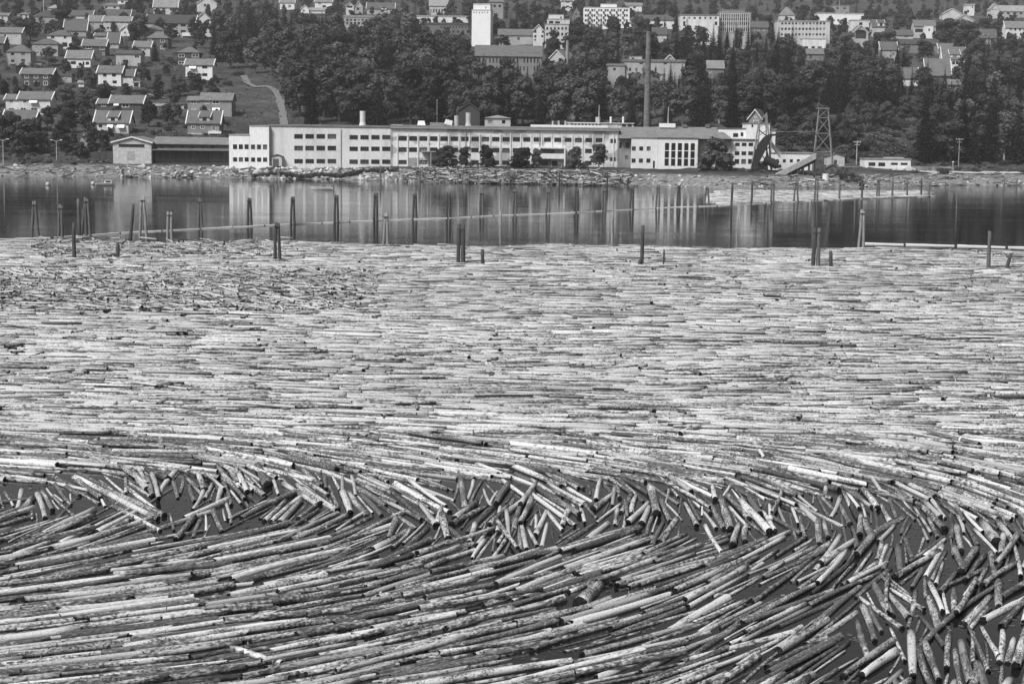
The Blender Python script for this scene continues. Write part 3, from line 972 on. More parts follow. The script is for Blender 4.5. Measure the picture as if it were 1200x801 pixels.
# (x, waterline row, top row, kind, tone)
PILES = [(41, 278, 235, 'splay', 'mid'), (71, 279, 239, 'pair', 'mid'), (93, 278, 233, 'one', 'mid'), (101, 278, 231, 'splay3', 'mid'), (153, 279, 239, 'lean', 'dark'), (168, 279, 230, 'splay', 'pale'), (199, 281, 247, 'pair', 'pale'),
         (234.5, 268, 232, 'pair', 'mid'), (292.5, 265, 231, 'pair', 'dark'), (343, 263, 230, 'pair', 'dark'), (394, 261, 228, 'pair', 'dark'), (440, 259, 226, 'pair', 'dark'), (452, 286, 249, 'pair', 'pale'), (486, 257, 226, 'pair', 'dark'), (525.5, 255.5, 226, 'pair', 'dark'), (564, 253.5, 223, 'pair', 'mid'), (603, 251.5, 221, 'pair', 'mid'),
         (642, 250, 222, 'pair', 'mid'), (675, 249, 221, 'pair', 'dark'), (707.5, 247.5, 220.5, 'pair', 'mid'), (740, 245.5, 219, 'pair', 'dark'), (770.5, 243.5, 217, 'pair', 'mid'), (795, 242, 216, 'pair', 'dark'), (828, 241.5, 218, 'splay', 'mid'), (857, 244, 214, 'one', 'dark'), (880.5, 239, 212, 'one', 'dark'), (905, 238, 213, 'pair', 'mid'),
         (932.5, 236.5, 212, 'splay', 'mid'), (956, 236, 206.5, 'pair', 'mid'), (983.5, 234, 212, 'one', 'mid'), (1010, 233, 206, 'one', 'dark'), (1028.5, 231.5, 209, 'pair', 'mid'), (1045.5, 231, 209, 'one', 'mid'), (1063, 230, 209, 'one', 'mid'), (1079.5, 229, 209, 'one', 'dark'), (1088.5, 229.5, 213, 'one', 'mid'),
         (586, 286, 248, 'thin', 'pale'), (717.5, 287, 249, 'one', 'pale'), (863, 291, 252, 'thin', 'pale'), (1009, 291, 245, 'pair', 'pale'),
         (87, 303, 261, 'one', 'dark'), (138, 303.5, 284, 'one', 'dark'), (325, 306, 259, 'pair', 'dark'), (540, 309, 263, 'twin', 'dark'), (565.5, 310, 292, 'one', 'dark'), (752, 310.5, 264, 'stub', 'dark'), (777.5, 311, 293, 'thin', 'dark'), (956, 313, 267, 'twin', 'mid'), (973.5, 313.5, 294, 'one', 'dark'), (1158, 316, 271, 'one', 'mid'), (1179.5, 315.5, 296, 'lean', 'dark'),
         (446, 217, 194, 'one', 'mid'), (492, 217, 197, 'one', 'mid'), (542, 219, 196, 'thin', 'mid'), (597, 217, 199, 'thin', 'mid'), (655, 221, 200, 'one', 'dark'), (711.5, 222, 202, 'one', 'dark'), (896, 224, 207, 'thin', 'mid'), (1176.5, 221, 207, 'thin', 'mid'), (1191, 221, 209, 'one', 'mid')]
WATERTONE = {'dark': 'dark wet', 'mid': 'weathered grey', 'pale': 'bleached pale'}
def build_piles():
    for (x, yb, yt, kind, tone) in PILES:
        p = at_z(x, yb, 0.0)
        s = px_per_m(p)
        h = (yb - yt) / s
        e = empty('mooring_pile', p)
        m = PILE_MATS[tone]
        r = 0.19
        if kind in ('one', 'lean', 'stub'):
            off = (0.45, 0.0) if kind == 'lean' else (random.uniform(-0.05, 0.12), 0)
            pile_mesh(h, (0, 0), off, r * 1.15, m).build('pile', m, e, smooth=True)
            if kind == 'stub':
                pile_mesh(h * 0.14, (-0.25, -0.3), (-0.25, -0.3), r, m).build('pile', m, e, smooth=True)
        elif kind == 'thin':
            pile_mesh(h, (0, 0), (0.05, 0), 0.12, m).build('pile', m, e, smooth=True)
        elif kind == 'twin':
            pile_mesh(h, (-0.30, 0), (-0.24, 0), r * 1.2, PILE_MATS['dark']).build('pile', PILE_MATS['dark'], e, smooth=True)
            pile_mesh(h * 0.99, (0.27, 0.05), (0.22, 0.02), r * 1.2, m).build('pile', m, e, smooth=True)
            mb = MB(); mb.box(-0.5, 0.5, -0.22, -0.16, h - 0.55, h - 0.45); mb.build('iron_band', flat(0.05, 0.6, 'rusty_iron'), e)
        else:
            wid = {'pair': 0.27, 'splay': 0.46, 'splay3': 0.6}[kind]
            n = 3 if kind == 'splay3' else 2
            for k in range(n):
                q = -1 + 2 * k / (n - 1)
                pile_mesh(h * random.uniform(0.94, 1.0), (q * wid, random.uniform(-0.2, 0.2)), (q * 0.16 + random.uniform(-0.05, 0.12), 0), r, m).build('pile', m, e, smooth=True)
            mb = MB(); mb.box(-0.36, 0.40, -0.27, -0.2, h - 0.62, h - 0.5); mb.build('iron_band', flat(0.05, 0.6, 'rusty_iron'), e)
        look = {'one': 'single', 'lean': 'leaning single', 'thin': 'thin single', 'stub': 'tall single', 'twin': 'upright twin', 'pair': 'pair of', 'splay': 'splayed pair of', 'splay3': 'splayed cluster of'}[kind]
        word = 'piles' if kind in ('pair', 'splay', 'splay3', 'twin') else 'pile'
        where = ('standing among the packed logs' if yb > 300 else 'in open water at the raft edge' if yb > 285 else 'near the far shore' if (yb < 225 and x < 720) or x > 1150 or x == 896 else 'on the boom line')
        if where == 'on the boom line':
            where += ' below the factory' if 270 < x < 725 else ' below the lattice tower' if x > 840 else ' in the left water' if x <= 270 else ' below the glazed hall'
        if h < 2.6 and yb > 300: look = 'short ' + look
        LABELS.append((e, '%s %s mooring %s %s' % (WATERTONE[tone], look, word, where), 'piling', 'mooring piles', x, yb))

BOOM_MAT = BARK
def boom(pts, nm, group, label, dia=0.27):
    """a chain of floating boom logs end to end along photo pixels on the water"""
    W = [at_z(a, b, 0.1) for a, b in pts]
    segs = []
    acc = 0
    P, total = [W[0]], 0
    step = 6.4
    for a, b in zip(W[:-1], W[1:]):
        n = max(1, round((b - a).length / step))
        for k in range(n):
            segs.append((a.lerp(b, k / n), a.lerp(b, (k + 1) / n)))
    for i, (a, b) in enumerate(segs):
        mid = (a + b) / 2
        L = (b - a).length * 0.95
        o = single_log(mid.x, mid.y, math.atan2(b.y - a.y, b.x - a.x) + random.gauss(0, 0.02), L, dia * random.uniform(0.85, 1.15), 'log', random.uniform(1.05, 1.2), random.uniform(0.2, 0.4), 0.0)
        o.name = 'boom_log'
        q = project(mid)
        LABELS.append((o, label, 'boom log', group, q[0], q[1]))
build_piles()
boom([(-30, 280.8), (60, 278), (140, 272.5), (235, 267.5), (345, 262), (440, 258), (525, 255), (603, 251.3), (675, 248.5), (740, 245), (795, 242), (840, 241), (880, 238.5), (932, 236), (985, 233.5), (1030, 231.3), (1082, 229)], 'boom', 'long floating boom', 'pale floating boom log in the long line tying the piles')
boom([(1009, 284.5), (1060, 285.8), (1120, 287.2), (1180, 289), (1225, 290)], 'boom', 'short boom at the right', 'boom log in the short chain at the right raft edge', 0.32)

def rowing_boat(px, py, label, length, tone, yaw, motor):
    p = at_z(px, py, 0.0)
    e = empty('boat', p, yaw)
    mb = MB()
    n = 9
    rings = []
    for i in range(n):
        t = i / (n - 1)
        w = 0.75 * math.sin(math.pi * min(1, 0.25 + 0.75 * (1 - t)) / 1.0 * 0.5) if t < 0.95 else 0.08
        w = 0.75 * (1 - max(0, (t - 0.35) / 0.65) ** 2.2) + 0.02
        zt = 0.5 + 0.3 * t ** 2
        x = -length / 2 + length * t
        rings.append([(x, -w, zt), (x, -w * 0.75, 0.05), (x, 0, -0.12), (x, w * 0.75, 0.05), (x, w, zt), (x, w * 0.9, zt), (x, w * 0.6, 0.18), (x, -w * 0.6, 0.18), (x, -w * 0.9, zt)])
    for a, b in zip(rings[:-1], rings[1:]):
        for k in range(9):
            k2 = (k + 1) % 9
            mb.poly([a[k], a[k2], b[k2], b[k]])
    mb.poly(rings[0]); mb.poly(rings[-1][::-1])
    mb.build('hull', flat(tone, 0.5, 'boat_paint'), e)
    for x in (-length * 0.2, length * 0.12):
        mb = MB(); mb.box(x - 0.14, x + 0.14, -0.62, 0.62, 0.36, 0.40); mb.build('thwart', flat(0.3, 0.7, 'boat_wood'), e)
    if motor == 'cabin':
        mb = MB(); mb.box(-0.3, length * 0.3, -0.5, 0.5, 0.4, 1.25); mb.build('cabin', flat(0.7, 0.5, 'boat_paint'), e)
        mb = MB(); mb.box(-0.32, -0.3, -0.4, 0.4, 0.8, 1.15); mb.box(0, length * 0.25, -0.52, -0.5, 0.8, 1.15); mb.build('window', glass_pane(), e)
    else:
        mb = MB(); mb.box(-length / 2 - 0.3, -length / 2 - 0.02, -0.15, 0.15, 0.1, 0.95); mb.build('outboard_motor', flat(0.1, 0.5, 'motor_black'), e)
    tag(e, label, 'boat')
rowing_boat(123.5, 217.5, 'small white cabin boat moored off the left shore', 4.6, 0.6, 0.3, 'cabin')
rowing_boat(377, 222.5, 'open pale rowing boat lying off the stone bank', 5.2, 0.42, math.pi - 0.15, 'motor')
for bx, by in ((109, 216.5), (56, 217.5)):
    p = at_z(bx, by, 0)
    e = empty('mooring_buoy', p)
    mb = MB()
    for k, (z0, z1, r0, r1) in enumerate(((-0.2, 0.15, 0.3, 0.5), (0.15, 0.5, 0.5, 0.5), (0.5, 0.8, 0.5, 0.25))):
        mb.tube((0, 0, z0), (0, 0, z1), r0, r1, 12)
    mb.build('float', flat(0.45, 0.6, 'buoy_paint'), e)
    mb = MB(); mb.tube((0, 0, 0.8), (0, 0, 1.15), 0.05, 0.05, 6); mb.tube((-0.12, 0, 1.15), (0.12, 0, 1.15), 0.05, 0.05, 6); mb.build('ring', flat(0.1, 0.5, 'rusty_iron'), e)
    tag(e, 'pale mooring buoy beside the small white cabin boat' if bx > 100 else 'faint pale buoy alone on the left water', 'buoy', 'mooring buoys')

# ================================================================== BUILDINGS
TR = math.tan(ROLL)
KEEP = []      # (x0, y0, x1, y1, depth, tolerance): what must stay in sight of each building
NEARBY = []
PANE = glass_pane()
WHITE = plaster(0.74, 0.12)
TRIM = flat(0.7, 0.6, 'trim_paint')

class Front:
    """the plane of a facade: photo pixels to local metres (x right, z up, y back)"""
    def __init__(self, xc, yb, p=None, yaw=0.0):
        self.xc, self.yb = xc, yb
        self.p = at_g(xc, yb) if p is None else Vector(p)
        self.s = px_per_m(self.p)
        self.yaw = yaw
    def x(self, px): return (px - self.xc) / self.s / max(0.5, math.cos(self.yaw))
    def z(self, py, px=None):
        px = self.xc if px is None else px
        return (self.yb - (py - (px - self.xc) * TR)) / self.s

def wall_part(e, x0, x1, z0, z1, depth, holes, mat, y0=0.0, name='wall', gable=None, zr=0.0):
    """four walls; the front one has real openings with reveals"""
    mb = MB()
    holes = [(max(a, x0 + .05), max(b, z0 + .05), min(c, x1 - .05), min(d, z1 - .05)) for a, b, c, d in holes]
    holes = [h for h in holes if h[2] - h[0] > 0.1 and h[3] - h[1] > 0.1]
    X = sorted(set([x0, x1] + [round(v, 3) for h in holes for v in (h[0], h[2])]))
    Z = sorted(set([z0, z1] + [round(v, 3) for h in holes for v in (h[1], h[3])]))
    for a, b in zip(X[:-1], X[1:]):
        for c, d in zip(Z[:-1], Z[1:]):
            mx, mz = (a + b) / 2, (c + d) / 2
            if any(h[0] < mx < h[2] and h[1] < mz < h[3] for h in holes): continue
            mb.poly([(a, y0, c), (b, y0, c), (b, y0, d), (a, y0, d)])
    R = 0.22
    for a, c, b, d in holes:
        mb.poly([(a, y0, c), (a, y0, d), (a, y0 + R, d), (a, y0 + R, c)])
        mb.poly([(b, y0, d), (b, y0, c), (b, y0 + R, c), (b, y0 + R, d)])
        mb.poly([(a, y0, c), (a, y0 + R, c), (b, y0 + R, c), (b, y0, c)])
        mb.poly([(a, y0, d), (b, y0, d), (b, y0 + R, d), (a, y0 + R, d)])
    y1 = y0 + depth
    mb.poly([(x1, y0, z0), (x1, y1, z0), (x1, y1, z1), (x1, y0, z1)])
    mb.poly([(x0, y1, z0), (x0, y0, z0), (x0, y0, z1), (x0, y1, z1)])
    mb.poly([(x1, y1, z0), (x0, y1, z0), (x0, y1, z1), (x1, y1, z1)])
    if gable == 'side':
        ym = y0 + depth / 2
        mb.poly([(x1, y0, z1), (x1, y1, z1), (x1, ym, zr)]); mb.poly([(x0, y1, z1), (x0, y0, z1), (x0, ym, zr)])
    elif gable == 'front':
        xm = (x0 + x1) / 2
        mb.poly([(x0, y0, z1), (x1, y0, z1), (xm, y0, zr)]); mb.poly([(x1, y1, z1), (x0, y1, z1), (xm, y1, zr)])
    else:
        mb.poly([(x0, y0, z1 - .02), (x1, y0, z1 - .02), (x1, y1, z1 - .02), (x0, y1, z1 - .02)])
    return mb.build(name, mat, e)

def window_part(e, a, c, b, d, y0, frame=None, pane=None, near=False, bars=(1, 0)):
    """a window set in its opening: frame with glazing bars, pane behind as a sub-part when large enough"""
    pane = pane or PANE
    w, h = b - a, d - c
    if frame is None:
        mb = MB(); mb.poly([(a, y0 + .18, c), (b, y0 + .18, c), (b, y0 + .18, d), (a, y0 + .18, d)])
        return mb.build('window', pane, e)
    t = min(0.16, w * 0.12)
    mb = MB()
    ya, yb_ = y0 - 0.04, y0 + 0.15
    mb.box(a, b, ya, yb_, c, c + t); mb.box(a, b, ya, yb_, d - t, d)
    mb.box(a, a + t, ya, yb_, c + t, d - t); mb.box(b - t, b, ya, yb_, c + t, d - t)
    for k in range(bars[0]):
        x = a + w * (k + 1) / (bars[0] + 1)
        mb.box(x - t * .35, x + t * .35, y0 + .05, yb_, c + t, d - t)
    for k in range(bars[1]):
        z = c + h * (k + 1) / (bars[1] + 1)
        mb.box(a + t, b - t, y0 + .06, yb_ - .01, z - t * .3, z + t * .3)
    o = mb.build('window', frame, e)
    mp = MB(); mp.poly([(a + t * .5, y0 + .17, c + t * .5), (b - t * .5, y0 + .17, c + t * .5), (b - t * .5, y0 + .17, d - t * .5), (a + t * .5, y0 + .17, d - t * .5)])
    mp.build('pane', pane, o)
    return o

def roof_part(e, kind, x0, x1, z1, zr, depth, mat, y0=0.0, over=0.45, trim=None, th=0.2, inset=None):
    y1 = y0 + depth
    mb = MB()
    if kind == 'side':
        ym = (y0 + y1) / 2
        k = (zr - z1) / (depth / 2)
        ze = z1 - k * over
        mb.slab((x0 - over, y0 - over, ze + .12), (x1 + over, y0 - over, ze + .12), (x1 + over, ym, zr + .12), (x0 - over, ym, zr + .12), th)
        mb.slab((x0 - over, ym, zr + .12), (x1 + over, ym, zr + .12), (x1 + over, y1 + over, ze + .12), (x0 - over, y1 + over, ze + .12), th)
        o = mb.build('roof', mat, e)
        if trim:
            for xa, xb in ((x0 - over - .28, x0 - over + .02), (x1 + over - .02, x1 + over + .28)):
                mt = MB()
                mt.slab((xa, y0 - over - .05, ze + .2), (xb, y0 - over - .05, ze + .2), (xb, ym, zr + .2), (xa, ym, zr + .2), 0.4)
                mt.build('bargeboard', trim, e)
    elif kind == 'front':
        xm = (x0 + x1) / 2
        k = (zr - z1) / ((x1 - x0) / 2)
        ze = z1 - k * over
        mb.slab((x0 - over, y1 + over, ze + .12), (x0 - over, y0 - over, ze + .12), (xm, y0 - over, zr + .12), (xm, y1 + over, zr + .12), th)
        mb.slab((xm, y1 + over, zr + .12), (xm, y0 - over, zr + .12), (x1 + over, y0 - over, ze + .12), (x1 + over, y1 + over, ze + .12), th)
        o = mb.build('roof', mat, e)
        if trim:
            for sx, xe in ((-1, x0 - over), (1, x1 + over)):
                mt = MB()
                a, b = (xe, y0 - over - .06, ze + .14), (xm, y0 - over - .06, zr + .14)
                mt.slab(a, b, (xm, y0 - over + .02, zr + .14), (xe, y0 - over + .02, ze + .14), 0.36)
                mt.build('bargeboard', trim, e)
    elif kind == 'hip':
        i = min(depth, x1 - x0) * 0.5 if inset is None else inset
        ym = (y0 + y1) / 2
        A, B, C_, D = (x0 - over, y0 - over, z1), (x1 + over, y0 - over, z1), (x1 + over, y1 + over, z1), (x0 - over, y1 + over, z1)
        r0, r1 = (x0 + i, ym, zr), (x1 - i, ym, zr)
        if x1 - i <= x0 + i + .1:
            r0 = r1 = ((x0 + x1) / 2, ym, zr)
            for p, q in ((A, B), (B, C_), (C_, D), (D, A)): mb.poly([p, q, r0])
        else:
            mb.poly([A, B, r1, r0]); mb.poly([B, C_, r1]); mb.poly([C_, D, r0, r1]); mb.poly([D, A, r0])
        mb.poly([D, C_, B, A])
        o = mb.build('roof', mat, e)
    else:
        mb.box(x0 - over, x1 + over, y0 - over, y1 + over, z1, z1 + max(0.3, zr - z1))
        o = mb.build('roof', mat, e)
    return o

def chimney_on(e, roof, x, z, y=2.5, w=0.7, h=1.6, tone=0.12):
    mb = MB(); mb.box(x - w / 2, x + w / 2, y - w / 2, y + w / 2, z - 1.0, z + h * 0.7); mb.box(x - w / 2 - .08, x + w / 2 + .08, y - w / 2 - .08, y + w / 2 + .08, z + h * .7, z + h * .7 + .2)
    mb.build('chimney', flat(tone, 0.9, 'chimney_brick'), roof)

def grid(x0, x1, n, w, *rows, skip=()):
    out = []
    for r, (ya, yb) in enumerate(rows):
        for k in range(n):
            if (k, r) in skip: continue
            xm = x0 + (x1 - x0) * (k / (n - 1) if n > 1 else 0.5)
            out.append((xm - w / 2, ya, xm + w / 2, yb))
    return out

def house(label, xl, xr, yr, ye, yb, roof='side', wall=0.6, rt=0.16, wins=(), depth=8.0, yaw=0.0, frame='white', trim=True, chim=None, awn=(), cat='house', name='house', tol=0.14, p=None, vis=None, board=False, bars=(1, 0), parent=None, dormers=(), balc=(), y0=0.0, fd=2.0, mat=None, over=0.45, plinth=False):
    """xl..xr facade pixels, rows: ridge, eave, base; windows as pixel rectangles"""
    xc = (xl + xr) / 2
    if parent is None:
        fr = Front(xc, yb, p, yaw)
        e = empty(name, fr.p, yaw)
        tag(e, label, cat)
    else:
        e, fr = parent
    X0, X1 = fr.x(xl), fr.x(xr)
    Z1, ZR = fr.z(ye, xc), fr.z(yr, xc)
    Zb = fr.z(yb, xc)
    hs = [(fr.x(a), fr.z(d, (a + c) / 2), fr.x(c), fr.z(b, (a + c) / 2)) for a, b, c, d in [w[:4] for w in wins]]
    wm = mat or (boards(wall) if board or wall < 0.22 else plaster(wall))
    wall_part(e, X0, X1, Zb - fd, Z1, depth, hs, wm, y0, gable=roof if roof in ('side', 'front') else None, zr=ZR)
    fm = TRIM if frame == 'white' else flat(0.05, 0.7, 'dark_frame') if frame == 'dark' else None
    for (a, c, b, d), w in zip(hs, wins):
        window_part(e, max(a, X0 + .06), max(c, Zb - fd + .06), min(b, X1 - .06), min(d, Z1 - .06), y0, fm, bars=bars)
    rmat = roofing(rt)
    ro = roof_part(e, roof, X0, X1, Z1, ZR, depth, rmat, y0, trim=TRIM if trim and roof in ('side', 'front') else None, over=over)
    if plinth:
        mb = MB(); mb.box(X0 - .05, X1 + .05, y0 - .06, y0 - .01, Zb - fd, Zb + .35); mb.build('plinth', plaster(0.5), e)
    if chim is not None:
        for cx_ in (chim if isinstance(chim, (list, tuple)) else [chim]):
            chimney_on(e, ro, fr.x(cx_), ZR, y0 + depth / 2)
    for a, b, c, d in awn:
        mb = MB()
        ax, bx, zt, zb_ = fr.x(a), fr.x(c), fr.z(b, a), fr.z(d, a)
        mb.slab((ax, y0 - 1.0, zb_), (bx, y0 - 1.0, zb_), (bx, y0 - .02, zt), (ax, y0 - .02, zt), 0.05)
        mb.box(ax, bx, y0 - 1.02, y0 - .98, zb_ - .3, zb_)
        mb.build('awning', flat(0.82, 0.8, 'awning_cloth'), e)
    for a, b, c, d, z_e in dormers:      # x0, top row, x1, base row, eave row
        ax, bx, zt, zb_, zm = fr.x(a), fr.x(c), fr.z(b, a), fr.z(d, a), fr.z(z_e, a)
        yy = y0 + depth * 0.5 * (zb_ - Z1) / max(0.1, ZR - Z1)
        mb = MB(); mb.box(ax, bx, yy, yy + depth * .35, zb_ - .2, zm); dm = mb.build('dormer', plaster(0.7 if wall > .3 else .5), e)
        mb = MB(); mb.slab((ax - .3, yy - .3, zm), (bx + .3, yy - .3, zm), (bx + .3, yy + depth * .4, zt), (ax - .3, yy + depth * .4, zt), .15); mb.build('dormer_roof', rmat, dm)
        for sx in (ax - .42, bx + .22):
            mb = MB(); mb.slab((sx, yy - .34, zm + .06), (sx + .2, yy - .34, zm + .06), (sx + .2, yy + depth * .4, zt + .06), (sx, yy + depth * .4, zt + .06), .3); mb.build('dormer_trim', TRIM, dm)
        w = (bx - ax)
        mb = MB(); mb.box(ax + w * .3, bx - w * .3, yy - .03, yy - .005, zb_ + .1, zm - .25); mb.build('dormer_window', PANE, dm)
    for a, b, c, d in balc:
        ax, bx, zt, zb_ = fr.x(a), fr.x(c), fr.z(b, a), fr.z(d, a)
        mb = MB(); mb.box(ax, bx, y0 - 1.3, y0 - .02, zb_, zb_ + .15); mb.box(ax, bx, y0 - 1.3, y0 - 1.2, zb_ + .15, zt); mb.box(ax, ax + .1, y0 - 1.2, y0 - .02, zb_ + .15, zt); mb.box(bx - .1, bx, y0 - 1.2, y0 - .02, zb_ + .15, zt)
        mb.build('balcony', plaster(0.72, .1), e)
    v = vis or (xl, yr, xr, ye + (yb - ye) * 0.7)
    KEEP.append((v[0], v[1], v[2], v[3], fr.p.y, tol))
    if label: NEARBY.append(((v[0] + v[2]) / 2, (v[1] + v[3]) / 2, label))
    return e, fr

# ---------------------------------------------------------------- left hillside
h = house('long white two-storey house with white awning and lower left wing', 22, 59, 107.5, 116, 134, wall=0.66, rt=0.22, wins=[(27, 117, 32, 121), (36, 120, 44, 122), (24, 126, 31, 130), (36, 126, 44, 131), (49, 126, 52, 130)], awn=[(35, 117, 44.5, 120)], chim=48)
house('', 6, 21.6, 110.5, 116, 134, wall=0.66, rt=0.22, wins=[(10, 117, 15, 121), (9, 126, 16, 130)], parent=h, y0=1.0, depth=6)
house('dark-walled house with grey roof and white balcony half hidden by trees', 4, 40, 129, 140, 156, wall=0.05, rt=0.17, wins=[(31, 144.5, 35, 149)], balc=[(31, 149.5, 43, 153)], tol=0.45)
house('dark brick house with six white-framed windows in two rows', 25, 61, 80, 86.5, 101, wall=0.06, rt=0.22, wins=grid(31.5, 53.5, 3, 5.2, (88, 92), (95, 100)))
house('low pale outbuilding beside the dark brick house', 64, 84, 86.5, 90, 97.5, 'flat', wall=0.4, rt=0.15, wins=[(75, 91, 79, 94)], depth=5, trim=False, cat='outbuilding', name='outbuilding', over=0.2)
house('tiny white garden shed on the slope', 92, 98.5, 94.5, 96.5, 102, 'side', wall=0.7, rt=0.4, wins=[(94, 98, 96.5, 100)], depth=3, trim=False, cat='shed', name='garden_shed')
house('pale grey villa with pyramid roof and dark windows at right', 8, 36, 52, 61, 77, 'hip', wall=0.36, rt=0.17, wins=[(25, 61.5, 29.5, 65), (25, 69.5, 29.5, 72.5), (13, 62, 17, 65), (13, 70, 17, 73)], frame=None, depth=9)
house('grey villa with low pyramid roof behind a round tree', 38, 68, 45, 52, 66, 'hip', wall=0.34, rt=0.15, wins=[(41, 54, 44, 57), (47, 54, 50, 57), (56, 54, 59, 57), (41, 60, 46, 63)], frame='white', depth=9)
house('light villa with hipped roof and shaded upper window', 55.5, 84, 35, 42, 57, 'hip', wall=0.62, rt=0.15, wins=[(60, 42.5, 64, 45.5), (75, 42.5, 78, 45.5), (73, 50, 79, 55)], frame='dark', depth=9)
house('bright white low house with pale roof and wide windows', 78, 106, 59, 68, 79.5, wall=0.76, rt=0.26, wins=[(83, 72, 89, 75.5), (97, 72.5, 99, 77), (100.5, 72.5, 104.5, 76)], frame='dark')
house('light house with long grey roof at the left edge', -6, 25, 32, 38, 52, wall=0.46, rt=0.22, wins=[(4, 40, 8, 44), (18, 41, 21, 44)], tol=.3)
house('dark house cut by the left edge below the long roof', -20, 4, 42, 50, 62, wall=0.09, rt=0.16, wins=[(-6, 53, -2, 57)], tol=.4)
h = house('white two-storey house with annex and balcony above the slope', 115, 142, 77, 85, 101.5, wall=0.74, rt=0.19, wins=[(121, 86, 125, 90), (131.5, 86, 136, 90), (121, 94.5, 125, 98), (132, 94.5, 137, 98)], frame='dark', chim=128)
house('', 142.4, 155.5, 81, 88.5, 101.5, wall=0.6, rt=0.15, wins=[(143, 88.8, 154, 91)], parent=h, y0=0.8, depth=6, frame=None)
house('small white-fronted carport beside the white annex', 156, 164, 95.2, 96.8, 102.5, 'flat', wall=0.6, rt=0.5, wins=[(157, 97.5, 162.5, 102)], depth=4, frame=None, trim=False, cat='carport', name='carport', over=0.2)
house('dark timber house with two white windows under a grey roof', 97, 123.5, 46, 53.5, 65, wall=0.07, rt=0.2, wins=[(100.5, 54, 107.5, 57.5), (117, 54, 122.5, 58.5), (120, 62, 122.5, 65)], frame='white')
house('house with steep dark roof and white gable boards behind dark timber house', 126, 139, 38, 50, 57, wall=0.42, rt=0.13, wins=[(129, 51.5, 132, 54)])
house('pale gabled house peeping over the dark timber house', 111, 125, 38.5, 42, 50, wall=0.45, rt=0.2, wins=[(114, 43, 122, 45)], tol=.5)
house('house with tall dark roof and two white ground-floor windows', 75, 101, 22, 35, 43, wall=0.3, rt=0.13, wins=[(81, 37.5, 84, 40), (88, 38, 93, 41)], chim=86)
house('grey house with short roof left of the long pale block', 104, 120, 18, 25, 35, wall=0.38, rt=0.26, wins=[(108, 27, 111, 30), (114, 27, 116, 29)])
house('long pale terrace with row of small upper windows', 121, 153, 19, 25, 37, wall=0.5, rt=0.28, wins=grid(125, 149, 5, 2.2, (25.6, 27.4)) + [(125, 32, 128, 34)], frame=None)
house('small white gabled house in front of the long terrace', 141.5, 152, 30.5, 35, 42.5, 'front', wall=0.72, rt=0.45, wins=[(145.5, 37, 148, 40)])
house('white-gabled house with long dark roof near the flagpole', 82, 108, 12, 18, 23, wall=0.6, rt=0.12, wins=[(86, 19, 89, 21)], tol=.3)
house('wide dark-roofed hall at the foot of the flagpole', 37, 69, 11, 20, 27, 'hip', wall=0.3, rt=0.08, wins=grid(42, 64, 4, 3, (21.5, 24)), depth=14, cat='hall', name='village_hall')
house('light-walled modern house with window strip and low annex', 136, 165, 59, 63, 77, wall=0.45, rt=0.12, wins=[(157.5, 64.5, 163.5, 68.5), (138, 72.5, 140.5, 75.5)], trim=False)
house('large dark-roofed lodge with two rows of white balconies', 171, 228, 17, 27, 43, wall=0.22, rt=0.07, wins=grid(187, 224, 5, 6, (28.5, 31.5), (35.5, 39)), balc=[(196, 38.5, 210, 41.5), (214, 38.5, 227, 42.5)], depth=13, cat='lodge', name='lodge', chim=199, frame=None, mat=plaster(0.35), tol=.3)
house('pale gable end joined to the dark-roofed lodge', 229, 248, 15, 24, 43, 'front', wall=0.6, rt=0.2, wins=[(236, 20, 240, 23), (233, 27, 237, 31)], tol=.6)
house('dark villa with hipped roof and two stacked white windows', 172, 197, 37, 45, 58, 'hip', wall=0.09, rt=0.2, wins=[(188, 46, 193, 50), (188, 54, 193.5, 58), (174, 46, 178, 49)])
house('grey villa with low hip roof in front of the lodge', 169, 192, 30, 35.5, 47, 'hip', wall=0.36, rt=0.17, wins=[(186.5, 36.5, 191, 40)], tol=.4)
house('small pale house beside a tall dark spruce', 157, 176, 48, 55, 66, wall=0.5, rt=0.24, wins=[(160, 57, 163, 60), (168, 57, 172, 60)], tol=.4)
house('dark hip-roofed house with four white windows', 208, 234, 55, 62, 82, 'hip', wall=0.06, rt=0.2, wins=[(209, 63.5, 216.5, 67.5), (225, 63.5, 233, 67.5), (209, 72, 216.5, 75.5)])
house('bright white two-storey house with small white awning', 217.5, 249, 69, 76, 93, wall=0.76, rt=0.25, wins=[(223.5, 78, 228.5, 81), (237, 77.5, 243, 80.5), (223, 85.5, 229, 89), (237, 86, 243, 89.5)], awn=[(222, 77, 230, 80)], frame='dark', chim=236)
h = house('dark-walled house with white-trimmed roof above the dormer house', 129.5, 166.5, 112, 120.5, 140, wall=0.075, rt=0.22, wins=[(134.5, 121, 140, 124.5), (143, 121.5, 151.5, 126)], awn=[(134, 121, 140, 123)])
house('', 114.5, 129.2, 116, 121, 140, wall=0.075, rt=0.2, wins=[(118, 121, 124, 125)], parent=h, y0=0.8, depth=6)
house('pale house with steep roof, white dormer and two awnings', 111.5, 150.5, 130, 143, 156, wall=0.6, rt=0.19, wins=[(116, 146, 120, 149.5), (126.5, 146, 132.5, 150), (138, 146, 146.5, 150.5)], awn=[(126, 145.5, 133, 149), (137.5, 145.5, 146.5, 149)], dormers=[(126.5, 131, 138, 142, 137)], frame='dark')
h = house('grey rendered two-storey house with small balcony canopy', 234.5, 271.5, 109, 117, 136.5, wall=0.27, rt=0.26, wins=[(240, 118, 245.5, 122), (249, 118, 257, 122), (240, 128, 246, 131), (249, 128, 257, 130)], awn=[(249, 126.5, 258, 129)], trim=False, chim=262)
